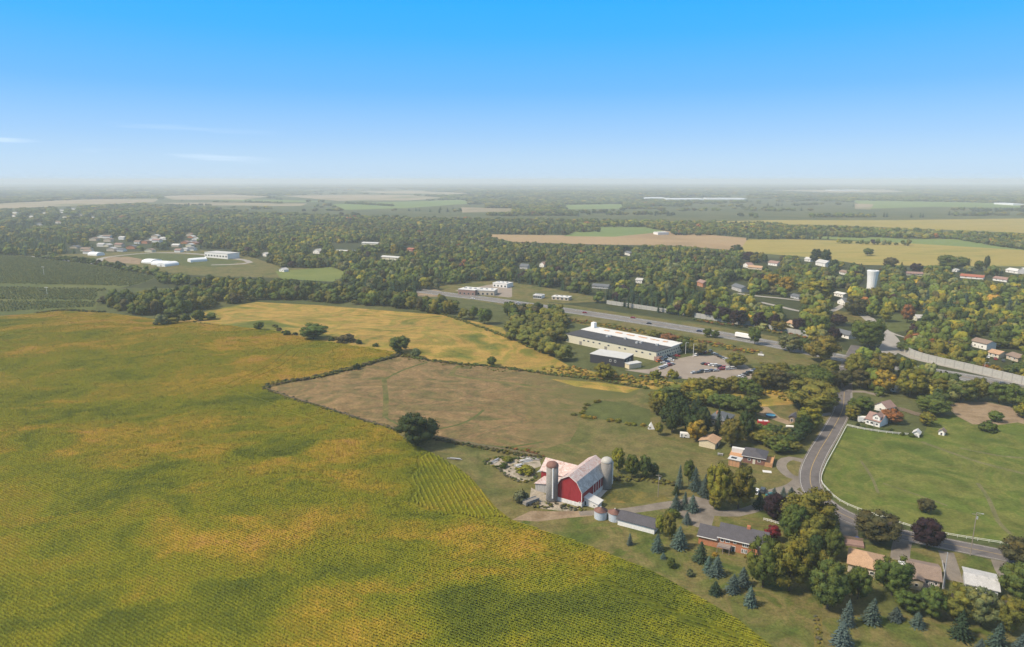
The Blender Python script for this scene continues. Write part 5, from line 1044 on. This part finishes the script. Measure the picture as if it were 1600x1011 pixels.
for i in range(22):    # dark conifer grove north of the workshop
    x_ = 1040+rr.uniform(-4, 62); y_ = 648+rr.uniform(0, 34)-(max(0, 1060-x_))*.1
    k = mpp(G(x_, y_)); w_ = rr.uniform(6, 8.5)
    tree(G(x_, y_), w_, rr.uniform(9, 12.5), 'dark' if i % 3 else 'conifer', 'b' if i % 3 else 'c', ('tall' if w_ > 7 else 'slim')+(' dark green tree' if i % 3 else ' dark green conifer')+' in the '+('back' if y_ < 664 else 'front')+' of the dense grove behind the workshop', 'dark trees of the dense grove', jit=.2)
BU = [(1038,795,1063,813,'green','rounded dark hedge bush beside the gravel turning circle'),(1042,871,1058,889,'green','round bright green shrub on the farm lawn'),(1072,888,1084,902,'sage','low grey green shrub on the farm lawn'),(798,764,826,788,'sage','grey green shrub heap below the lean-to'),(806,738,835,744,'ygreen','low yellow green weed clump in the rubble yard'),(783,712,802,724,'ygreen','yellow green bush at the back of the rubble yard'),(780,722,795,733,'green','green bush left in the rubble yard'),(1112,862,1122,870,'yellow','yellow shrub under the farmhouse deck'),(1162,866,1172,874,'yellow','yellow shrub at the end of the farmhouse patio'),(640,543,658,560,'sage','pale green bush beside the round corner tree'),(551,566,563,578,'dark','dark bush on the pasture edge hedge'),(442,515,455,525,'green','small hedgerow bush nearest its far end'),(525,523,555,536,'brown','brown green bush in the golden hedgerow'),(512,526,524,533,'green','bush touching the round hedgerow tree'),(556,530,566,538,'dark','dark bush in the hedgerow'),(582,535,592,542,'green','last small bush of the hedgerow'),
(1530,655,1556,676,'green','wide bush on the green edge of the dirt patch'),(1014,575,1034,592,'ygreen','yellow bush at the factory end of the car park'),(1042,574,1060,592,'ygreen','yellow green bush among the parked cars'),(1148,540,1150,541,'','')]
for b_ in BU:
    if b_[5]: px_tree(b_[0], b_[1], b_[2], b_[3], b_[4], 'u', b_[5])
WORD = dict(ygreen='yellow green', olive='olive', mid='mid green', green='green', dark='dark green', brown='brownish', yellow='golden', rust='rust brown', orange='orange')
def hedge_run(px, n, w, h, cols, label, group, kind='b', name=None, jx=2):
    line = spline([Vector(G2(p)) for p in px], 2)
    for i in range(n):
        ck = rr.choice(cols); q = line[int((i+.5)*len(line)/n) % len(line)]; x_ = q.x+rr.uniform(-jx, jx); y_ = q.y+rr.uniform(-jx, jx)
        tree(Vector((x_, y_, float(terrain(x_, y_)))), w*rr.uniform(.8, 1.25), h*rr.uniform(.8, 1.2), ck, kind, WORD[ck]+' '+label, group, name)
hedge_run([(1186,690),(1205,700),(1225,706),(1240,704)], 9, 9, 6.5, ['olive','green','olive'], 'tree in the thick hedge behind the cedar decked bungalow', 'trees of the thick hedge')
hedge_run([(1182,680),(1210,686),(1245,694)], 7, 8, 6, ['green','dark','olive'], 'tree in the back row of the thick hedge', 'back row of the thick hedge')
hedge_run([(1022,648),(1036,634),(1070,628),(1110,634),(1150,640)], 13, 11, 9, ['ygreen','olive','olive','mid','ygreen'], 'tree on the sunny edge of the conifer grove', 'yellow green trees by the grove')
hedge_run([(1080,618),(1120,612),(1160,616),(1182,622)], 8, 11, 9, ['olive','green','ygreen'], 'tree in the belt between the golden strip and the parking lot', 'trees below the parking lot')
hedge_run([(1180,606),(1215,608),(1250,606),(1285,610),(1312,605)], 11, 13, 11, ['olive','brown','green','olive'], 'tree in the wood beside the straight road', 'trees of the roadside wood')
hedge_run([(1190,592),(1230,594),(1270,596),(1300,592)], 8, 12, 11, ['olive','green','brown'], 'tree in the back of the roadside wood', 'back trees of the roadside wood')
hedge_run([(1240,634),(1262,638),(1290,640)], 4, 11, 9, ['green','olive'], 'tree in the clump by the straight road', 'clump by the straight road')
hedge_run([(1248,690),(1262,680),(1272,668)], 5, 7, 6, ['green','dark','olive'], 'hedge tree beside the road verge', 'hedge trees at the road verge')
hedge_run([(1341,667),(1375,674),(1410,679),(1440,683)], 16, 2.6, 2.0, ['dark','green','mid'], 'low shrub along the white fence of the homestead', 'shrubs along the homestead fence', 'u')
hedge_run([(900,650),(940,656),(980,662),(1014,668)], 14, 3.2, 1.7, ['olive','ygreen','yellow'], 'low bush in the paddock hedge', 'bushes of the paddock hedge', 'u')
hedge_run([(902,648),(920,634),(935,625)], 6, 3, 1.6, ['olive','ygreen'], 'low bush on the short side of the paddock hedge', 'bushes on the short paddock side', 'u')
hedge_run([(425,508),(440,519),(465,526)], 6, 4, 2.4, ['dark','brown','green'], 'low hedgerow bush between the golden fields', 'bushes of the hedgerow', 'u')
hedge_run([(1410,548),(1450,556),(1500,572),(1560,584),(1600,592)], 15, 9, 6, ['ygreen','olive','mid','yellow','rust'], 'tree in the hedge behind the noise wall', 'hedge behind the noise wall', jx=3)
hedge_run([(1290,828),(1300,850),(1302,880)], 5, 5, 6, ['mid','green'], 'narrow tree hiding the side yard of the tan roofed bungalow', 'side yard trees')
# ------------------------------------------------------------ woods: the biggest trees are things, the rest one mass each
def scatter(name, pts, scl, tint, idx, temps, label, cat, rot=None, attr=None, kind='stuff'):
    """one object: real tree or plant meshes set on points of the ground"""
    n = len(pts); me = bpy.data.meshes.new(name); me.vertices.add(n); me.vertices.foreach_set('co', np.asarray(pts, np.float32).ravel())
    def A_(nm, ty, dat, key='value'): a = me.attributes.new(nm, ty, 'POINT'); a.data.foreach_set(key, np.ascontiguousarray(dat).ravel())
    A_('scl', 'FLOAT_VECTOR', np.asarray(scl, np.float32), 'vector'); A_('idx', 'INT', np.asarray(idx, np.int32))
    if tint is not None: A_('tint', 'FLOAT_COLOR', np.column_stack([tint, np.ones(n)]).astype(np.float32), 'color')
    if attr is not None: A_('ripeness_and_light', 'FLOAT', np.asarray(attr, np.float32))
    if rot is None: rot = np.column_stack([np.zeros(n), np.zeros(n), RNG.uniform(0, 6.28, n)])
    A_('rot', 'FLOAT_VECTOR', np.asarray(rot, np.float32), 'vector')
    c = bpy.data.collections.new(name+'_sources')
    for i, t in enumerate(temps):
        o = bpy.data.objects.new(f'source_{i:02d}', t); c.objects.link(o)
    ng = bpy.data.node_groups.new(name, 'GeometryNodeTree'); ng.interface.new_socket('Geometry', in_out='INPUT', socket_type='NodeSocketGeometry'); ng.interface.new_socket('Geometry', in_out='OUTPUT', socket_type='NodeSocketGeometry')
    N = ng.nodes.new; gi = N('NodeGroupInput'); go = N('NodeGroupOutput'); io = N('GeometryNodeInstanceOnPoints'); ci = N('GeometryNodeCollectionInfo'); ci.inputs[0].default_value = c
    ci.inputs['Separate Children'].default_value = True; ci.inputs['Reset Children'].default_value = True
    def NA(nm, ty): a = N('GeometryNodeInputNamedAttribute'); a.data_type = ty; a.inputs[0].default_value = nm; return a.outputs[0]
    e2r = N('FunctionNodeEulerToRotation'); Lk = ng.links.new; Lk(NA('rot', 'FLOAT_VECTOR'), e2r.inputs[0])
    Lk(gi.outputs[0], io.inputs['Points']); Lk(ci.outputs[0], io.inputs['Instance']); io.inputs['Pick Instance'].default_value = True
    Lk(NA('idx', 'INT'), io.inputs['Instance Index']); Lk(e2r.outputs[0], io.inputs['Rotation']); Lk(NA('scl', 'FLOAT_VECTOR'), io.inputs['Scale']); Lk(io.outputs[0], go.inputs[0])
    o = link(name, me); md = o.modifiers.new('plants', 'NODES'); md.node_group = ng
    return tag(o, label, cat, kind=kind)
FOREST_NEAR = [  # pixel outlines of where the trees stand: (outline, label, group, conifer share)
 ([(156,480),(170,468),(330,460),(420,456),(520,460),(600,468),(660,474),(735,488),(745,504),(690,494),(640,484),(560,477),(470,470),(400,469),(330,481),(290,493),(205,493)], 'dark olive tree in the long belt behind the golden fields', 'trees of the long belt', .08),
 ([(800,506),(850,496),(885,498),(905,530),(915,560),(880,566),(845,550),(825,542),(792,528)], 'yellow olive tree in the wood beside the factory', 'trees of the factory wood', .05),
 ([(795,492),(830,486),(882,492),(886,504),(805,508)], 'dark tree of the clump beside the highway', 'trees of the highway clump', .1)]
ZONE = [(-400,338),(0,330),(300,333),(700,345),(1100,350),(1700,372),(2000,380),(2000,640),(1600,600),(1440,560),(1405,548),(1300,538),(1230,522),(1085,498),(948,476),(890,472),(700,462),(690,470),(560,470),(230,442),(245,424),(60,400),(-400,392)]
EXTRA = [[(1430,590),(1520,610),(1620,630),(1620,650),(1585,636),(1540,628),(1480,632),(1440,640),(1400,628),(1395,600),(1410,580)], [(1345,560),(1372,566),(1400,590),(1395,625),(1340,615),(1325,600)]]
cand = []
r = 330.0
while r < 16000:
    s_ = max(7.5, r*.0068) if r < 4500 else r*.0085; na = int(R(84)*r/s_)
    a = (RNG.random(na)-.5)*R(84); rr2 = r+(RNG.random(na))*s_; cand.append(np.column_stack([rr2*np.sin(a), rr2*np.cos(a), np.full(na, s_)])); r += s_
cand = np.vstack(cand); X, Y, S = cand.T; Zt = terrain(X, Y); px_, py_ = proj(X, Y, Zt)
rad = np.hypot(X, Y)
inF = [pip(px_, py_, f[0]) for f in FOREST_NEAR]
inZ = pip(px_, py_, ZONE) | pip(px_, py_, EXTRA[0]) | pip(px_, py_, EXTRA[1])
far = (rad > 2300) & (py_ < 345)
farm = fbm(X/1400+7, Y/2600+3, 4); inFar = far & (farm > np.where(px_ < 760, .41, .29)) | (far & (fbm(X/260, Y/40, 2) > .74))
openm = np.zeros(len(X), bool)
hgt = RNG.uniform(9, 16, len(X)); hgt[far] = RNG.uniform(10, 17, far.sum())
wid = np.maximum(S*RNG.uniform(1.05, 1.5, len(X)), RNG.uniform(8, 14, len(X))*(rad > 0)); 
kpp = (Y*math.cos(P)+H*math.sin(P))/F; hpx = hgt/kpp; wpx = wid/kpp
for op in OPEN_PX:
    openm |= pip(px_, py_, op) | pip(px_, py_-hpx*.75, op) | pip(px_, py_-hpx*.4, op)
near = inF[0] | inF[1] | inF[2]
keepm = np.ones(len(X), bool)
for x0, y0, x1, y1 in KEEP:
    hit = (px_+wpx*.42 > x0) & (px_-wpx*.42 < x1) & (py_ > y0+1) & (py_-hpx*.9 < y1-1); keepm &= ~hit
thin = RNG.random(len(X)) < np.where(far, .9, .86)
ok = (near | ((inZ | inFar) & ~openm)) & keepm & thin & (rad > 320)
ok &= ~(near & ~(near & keepm))
ci_ = fbm(X/90+5, Y/90, 3); cz = fbm(X/320+1, Y/320+8, 3)
conp = np.clip((cz-.5)*4, 0.04, .8); conp[near] = .06; isc = RNG.random(len(X)) < conp
pal = np.array([COL[k] for k in ('green','mid','dark','olive','sage','ygreen','brown','rust','yellow','plum','orange')])
pr = np.array([.27,.17,.19,.18,.06,.05,.035,.005,.006,.018,.001]); pr /= pr.sum()
pi_ = RNG.choice(len(pal), len(X), p=pr); tint = pal[pi_]*RNG.uniform(.75, 1.35, (len(X), 1)); tint[isc] = np.array(COL['conifer'])*RNG.uniform(.8, 1.7, (isc.sum(), 1))
tint = tint*(.72+.6*fbm(X/170+2, Y/170, 3))[:,None]*np.where((fbm(X/420, Y/420+9, 3) > .54)[:,None], (1.25,1.18,1.0), (1,1,1))
NEARPAL = np.array([COL[k] for k in ('green','olive','mid','dark','brown','ygreen')])
nb = np.where(near)[0]; tint[nb] = NEARPAL[RNG.choice(6, len(nb), p=[.3,.24,.16,.18,.07,.05])]*RNG.uniform(.75, 1.2, (len(nb), 1)); isc[nb] = False
fw = inF[1] & ok; tint[fw] = tint[fw]*.5+np.array(COL['olive'])*.6
wid = np.where(isc & (rad < 2000), wid*.62, wid); hgt = np.where(isc, hgt*1.15, hgt)
small = (RNG.random(len(X)) < .2) & ~far; hgt[small] *= .6; wid[small] *= .75
hgt[fw] = RNG.uniform(8, 13, fw.sum()); wid[fw] = RNG.uniform(10, 15, fw.sum())
order = [i for i in np.argsort(-(hgt/kpp*ok)) if ok[i]][:0]
score = np.where(ok, hgt/kpp*wid/kpp, -1); n_named = max(0, 285-NT[0]); top = np.argsort(-score)[:n_named]; sel = np.zeros(len(X), bool); sel[top] = True; sel &= ok
LBZ = {0: (FOREST_NEAR[0][1], FOREST_NEAR[0][2]), 1: (FOREST_NEAR[1][1], FOREST_NEAR[1][2]), 2: (FOREST_NEAR[2][1], FOREST_NEAR[2][2])}
for i in np.where(sel)[0]:
    z_ = next((k for k in range(3) if inF[k][i]), 3)
    lab, gr = LBZ.get(z_, ('tree in the wooded streets beyond the highway', 'trees beyond the highway') if not isc[i] else ('dark conifer in the wooded streets beyond the highway', 'conifers beyond the highway'))
    tree(Vector((X[i], Y[i], Zt[i])), wid[i], hgt[i], tuple(tint[i]), 'c' if isc[i] else 'b', lab, gr)
rest = ok & ~sel
def mass(name, m, label, cat):
    n = m.sum(); idx = np.where(isc[m], 5+RNG.integers(0, 2, n), RNG.integers(0, 5, n)); w_ = wid[m]*RNG.uniform(.9, 1.1, n)
    scatter(name, np.column_stack([X[m], Y[m], Zt[m]-.4]), np.column_stack([w_, w_, hgt[m]]), tint[m], idx, FB+FC_, label, cat)
mass('woodland', rest & (rad < 2300), 'autumn green woodland filling the town streets beyond the highway', 'woodland')
mass('distant_woodland', rest & (rad >= 2300), 'hazy distant woodland stretching to the horizon', 'woodland')
print('trees', NT[0], 'scattered', rest.sum())
# far hedgerows between the gold fields
hx = []
for q, w_ in (([(1050,366),(1120,366),(1180,362),(1260,366),(1330,370),(1390,366),(1450,368),(1500,374),(1600,384),(1700,392)], 60), ([(1110,352),(1200,352),(1240,360)], 30), ([(1500,374),(1560,384),(1620,392)], 50), ([(905,362),(935,361)], 40), ([(1310,380),(1340,381),(1420,384)], 6), ([(240,322),(330,321)], 20), ([(384,316),(440,318)], 20), ([(540,318),(615,322)], 40),
     ([(250,508),(330,499)], 1), ([(55,402),(150,414),(248,432)], 3), ([(640,394),(760,388)], 20)):
    line = spline([Vector(G2(p)) for p in q], 9)
    for p in line:
        for _ in range(max(1, int(w_/9))): hx.append((p.x+rr.uniform(-w_/2, w_/2)*.3, p.y+rr.uniform(-w_/2, w_/2)))
hx = np.array(hx); n = len(hx); hx_p = proj(hx[:,0], hx[:,1], 0); k_ = np.ones(n, bool)
for x0, y0, x1, y1 in KEEP: k_ &= ~((hx_p[0] > x0-3) & (hx_p[0] < x1+3) & (hx_p[1] > y0+1) & (hx_p[1]-6 < y1))
hx = hx[k_]; n = len(hx); w_ = RNG.uniform(8, 14, n); t_ = pal[RNG.choice(len(pal), n, p=pr)]*RNG.uniform(.8, 1.3, (n, 1))
scatter('hedgerow_trees', np.column_stack([hx, terrain(hx[:,0], hx[:,1])-.3]), np.column_stack([w_, w_, RNG.uniform(6, 13, n)]), t_, RNG.integers(0, 5, n), FB, 'hedgerow trees dividing the distant gold and green fields', 'hedgerow')
# orchard rows
ox = []
oa = G(0,440); ob = G(230,434); u = (Vector((ob.x-oa.x, ob.y-oa.y))).normalized(); v_ = Vector((-u.y, u.x))
for i in range(-140, 140):
    for j in range(-80, 150): p = Vector((oa.x, oa.y))+u*(i*2.8)+v_*(j*5.4); ox.append((p.x+rr.uniform(-.5,.5), p.y+rr.uniform(-.4,.4)))
ox = np.array(ox); opx, opy = proj(ox[:,0], ox[:,1], terrain(ox[:,0], ox[:,1]))
m = pip(opx, opy, [(-300,392),(0,399),(60,404),(150,416),(246,433),(212,446),(152,456),(148,480),(100,482),(60,484),(0,488),(-300,500)]); m &= ~((np.abs(opy-446-(opx*.02)) < 3) | (np.abs(opy-470) < 1.5)) & (RNG.random(len(ox)) < .95)
ox = ox[m]; n = len(ox); w_ = RNG.uniform(2.1, 3.0, n); t_ = np.array((.11,.135,.05))*RNG.uniform(.75, 1.2, (n, 1))
scatter('orchard_trees', np.column_stack([ox, terrain(ox[:,0], ox[:,1])]), np.column_stack([w_, w_, RNG.uniform(2.2, 3.2, n)]), t_, RNG.integers(0, 2, n), FBU, 'rows of dark green orchard trees beyond the golden field', 'orchard')
# weeds and low growth along the field edges
ex = []
def edge(px, w_, dens, h_, cols, out):
    line = spline([Vector(G2(p)) for p in px], 1.5)
    for p in line:
        for _ in range(dens): out.append((p.x+rr.uniform(-w_, w_), p.y+rr.uniform(-w_, w_), h_*rr.uniform(.6, 1.4), *COL[rr.choice(cols)]))
edge([(414,607),(480,630),(560,655),(620,672),(700,690),(760,702),(842,716)], 1.3, 3, 1.0, ['brown','brown','olive','dark'], ex)
edge([(414,607),(430,600),(500,588),(560,573),(600,562),(625,554)], 1.8, 4, 1.4, ['dark','brown','olive'], ex)
edge([(632,557),(700,567),(770,573),(860,585),(940,595),(1010,607)], 1.5, 3, 1.2, ['olive','brown','mid','green'], ex)
edge([(950,748),(1010,750),(1055,756)], 2, 3, 1.1, ['olive','brown'], ex); edge([(830,790),(870,790),(905,797)], 2.2, 3, .8, ['olive','brown','grey'], ex)
edge([(788,700),(830,706),(845,714)], 1.5, 3, .8, ['olive','rust'], ex); edge([(1272,964),(1280,990),(1278,1040)], .8, 2, .6, ['olive','grey'], ex)
edge([(640,560),(740,574),(800,580)], 4, 1, .8, ['ygreen','olive'], ex); edge([(1100,604),(1180,612),(1240,622)], 8, 4, 1.2, ['yellow','olive','yellow'], ex)
edge([(890,500),(1000,518),(1090,534),(1180,552)], 5, 3, 1.4, ['olive','yellow','rust','mid'], ex); edge([(1085,500),(1180,514),(1270,530)], 3, 3, 1.5, ['olive','mid','rust'], ex)
edge([(870,578),(940,586),(1000,594),(1050,600)], 9, 5, 1.3, ['olive','yellow','orange','ygreen'], ex); edge([(757,722),(780,733),(795,745),(822,753),(838,744)], 1.0, 3, .7, ['olive','mid','grey'], ex); edge([(790,722),(815,735),(830,740)], 4, 2, .6, ['olive','ygreen','grey'], ex); edge([(757,722),(775,716),(800,718),(842,716)], 1.2, 3, .8, ['olive','mid'], ex)
edge([(60,489),(100,485),(160,488)], 2, 3, 1.4, ['dark','olive'], ex)
edge([(300,503),(330,508)], 2, 1, 1, ['dark'], ex); edge([(590,476),(640,482),(700,494),(800,530),(850,552)], 2, 2, 1.2, ['mid','olive'], ex)
ex = np.array(ex); n = len(ex); s_ = ex[:,2]
scatter('field_edge_weeds', np.column_stack([ex[:,0], ex[:,1], terrain(ex[:,0], ex[:,1])]), np.column_stack([s_*1.9, s_*1.9, s_]), ex[:,3:6]*RNG.uniform(.7, 1.2, (n, 1)), RNG.integers(0, 2, n), FBU, 'rough weeds and low growth along the field edges', 'weeds')
# ------------------------------------------------------------ crop plants in rows
def patch(name, size, seed, row=1.0, mat='crop_leaf'):
    g = np.random.default_rng(seed); vs = []; fs = []; nr = []
    for ry in np.arange(-size/2+row/2, size/2, row):
        m = int(size*7)
        for k in range(m):
            x = -size/2+(k+g.uniform(.1, .9))*size/m; y = ry+g.normal()*.09; s_ = g.uniform(.17, .30)*(1 if row < 1.5 else 1.35); z = g.uniform(.36, .58)
            nx, ny = g.normal()*.22, g.normal()*.22; n_ = np.array((nx, ny, 1)); n_ /= np.linalg.norm(n_); u_ = np.cross(n_, (math.cos(x*9), math.sin(x*9), 0)); u_ /= np.linalg.norm(u_); w = np.cross(n_, u_); p = np.array((x, y, z)); n0 = len(vs)
            vs += [(p+u_*s_).tolist(), (p+w*s_).tolist(), (p-u_*s_).tolist(), (p-w*s_).tolist()]; fs.append((n0, n0+1, n0+2, n0+3)); nr += [n_.tolist()]*4
            if k % 4 == 0:
                sd_ = 1 if g.random() < .5 else -1; b0 = len(vs); vs += [(x-s_, y+sd_*.16, .05), (x+s_, y+sd_*.16, .05), (x+s_, y+sd_*.05, z), (x-s_, y+sd_*.05, z)]; fs.append((b0, b0+1, b0+2, b0+3) if sd_ < 0 else (b0+3, b0+2, b0+1, b0)); nr += [[0, sd_*.9, .4]]*4
    return to_mesh(name, vs, fs, nr, mat)
SZ = [2, 1]
PT = [patch(f'crop_{i}', s, 200+i) for i, s in enumerate(SZ+[2]*9)]; PTW = [patch(f'cropw_{i}', s, 220+i, 2.0 if s > 1 else 1.0) for i, s in enumerate(SZ+[2]*5)]
TRK = []
for q in ([(325,598),(410,625),(505,662)], [(455,545),(420,572),(345,606)], [(470,548),(436,574),(362,607)], [(800,836),(860,862),(930,900),(1060,960),(1190,1006)], [(838,860),(930,905),(1040,958),(1150,1003)], [(702,722),(714,760),(724,790)], [(640,640),(560,668),(430,640)]):
    TRK += [(p.x, p.y) for p in spline([Vector(G2(p)) for p in q], .8)]
TRK = np.array(TRK)
def near_track(wx, wy, rr_=.62):
    out = np.zeros(len(wx), bool)
    for i in range(0, len(wx), 4000): out[i:i+4000] = ((wx[i:i+4000,None]-TRK[None,:,0])**2+(wy[i:i+4000,None]-TRK[None,:,1])**2).min(1) < rr_**2
    return out
def fill(name, poly, hole, ang, temps, label, maxr):
    c, s = math.cos(ang), math.sin(ang); P0 = np.array(poly); rot_ = lambda x, y: (c*x+s*y, -s*x+c*y); inv = lambda x, y: (c*x-s*y, s*x+c*y)
    q = np.array([rot_(*p) for p in poly]); x0, y0 = np.floor(q.min(0)/2)*2; x1, y1 = q.max(0); out = []
    gx, gy = np.meshgrid(np.arange(x0+1, x1+2, 2), np.arange(y0+1, y1+2, 2)); cx, cy = gx.ravel(), gy.ravel()
    for lv, S_ in enumerate(SZ):
        cnt = np.zeros(len(cx), int); h2 = S_/2; tests = [(-h2,-h2),(h2,-h2),(h2,h2),(-h2,h2),(0,0)]
        for dx, dy in tests:
            wx, wy = inv(cx+dx, cy+dy); ins = pip(wx, wy, poly)
            if hole is not None: ins &= ~pip(wx, wy, hole)
            cnt += ins
        if S_ == 2: tr_ = near_track(*inv(cx, cy), 1.75); cnt = np.where(tr_ & (cnt > 0), 3, cnt)
        full = cnt == 5; out += [(a, b, lv) for a, b in zip(cx[full], cy[full])]
        par = (cnt > 0) & ~full
        if lv == len(SZ)-1: break
        nx_ = []; ny_ = []
        for dx in (-S_/4, S_/4):
            for dy in (-S_/4, S_/4): nx_.append(cx[par]+dx); ny_.append(cy[par]+dy)
        cx = np.concatenate(nx_); cy = np.concatenate(ny_)
    o = np.array(out); wx, wy = inv(o[:,0], o[:,1]); lv = o[:,2].astype(int); pxx, pyy = proj(wx, wy, terrain(wx, wy))
    vis = (pxx > -60) & (pxx < 1660) & (pyy < 1060) & (np.hypot(wx, wy) < maxr) & ~near_track(wx, wy); wx, wy, lv = wx[vis], wy[vis], lv[vis]; n = len(wx)
    e_ = .5; hz = terrain(wx, wy); gx_ = (terrain(wx+e_, wy)-terrain(wx-e_, wy))/(2*e_); gy_ = (terrain(wx, wy+e_)-terrain(wx, wy-e_))/(2*e_)
    lx = c*gx_+s*gy_; ly = -s*gx_+c*gy_; rot = np.column_stack([np.arctan(ly), -np.arctan(lx), np.full(n, ang)])
    flip = RNG.random(n) < (.5 if name == 'soybean_crop' else 0); rot[flip] *= (-1, -1, 1); rot[flip, 2] += math.pi; big = lv == 0; nt_ = len(temps)-2; lv = np.where(big & (RNG.random(n) > 1/(nt_+1)), 2+RNG.integers(0, nt_, n), lv)
    hh_ = .8+.5*fbm(wx/20, wy/20)
    scatter(name, np.column_stack([wx, wy, hz]), np.column_stack([np.ones(n), np.ones(n), hh_]), None, lv, temps, label, 'crop', rot, ripeness_and_light(wx, wy)); return n
ra = G(0,927); rb_ = G(82,972); ANG = math.atan2(rb_.y-ra.y, rb_.x-ra.x)
ra = G(676,735); rb_ = G(712,800); ANG2 = math.atan2(rb_.y-ra.y, rb_.x-ra.x)
n1 = fill('soybean_crop', CROP_G, BLOCK_G, ANG, PT, 'ripening green and gold soybean rows covering the rolling field', 900)
n2 = fill('headland_rows', BLOCK_G, None, ANG2, PTW, 'bright yellow green crop rows in the curved block by the barn lawn', 900)
print('patches', n1, n2, 'angles', math.degrees(ANG), math.degrees(ANG2))

# ------------------------------------------------------------ the hazy air
hz = MB().box(-30000, 30000, -3000, 30000, -8, H+10).build('haze', None); tag(hz, 'pale blue haze hanging over the whole countryside', 'haze', kind='stuff')
m = bpy.data.materials.new('haze'); m.use_nodes = True; nt = m.node_tree; nt.nodes.clear(); o_ = nt.nodes.new('ShaderNodeOutputMaterial'); pv = nt.nodes.new('ShaderNodeVolumePrincipled')
pv.inputs['Color'].default_value = (.88,.95,1,1); pv.inputs['Density'].default_value = .00014; pv.inputs['Anisotropy'].default_value = 0.0; nt.links.new(pv.outputs[0], o_.inputs['Volume']); hz.data.materials.append(m)
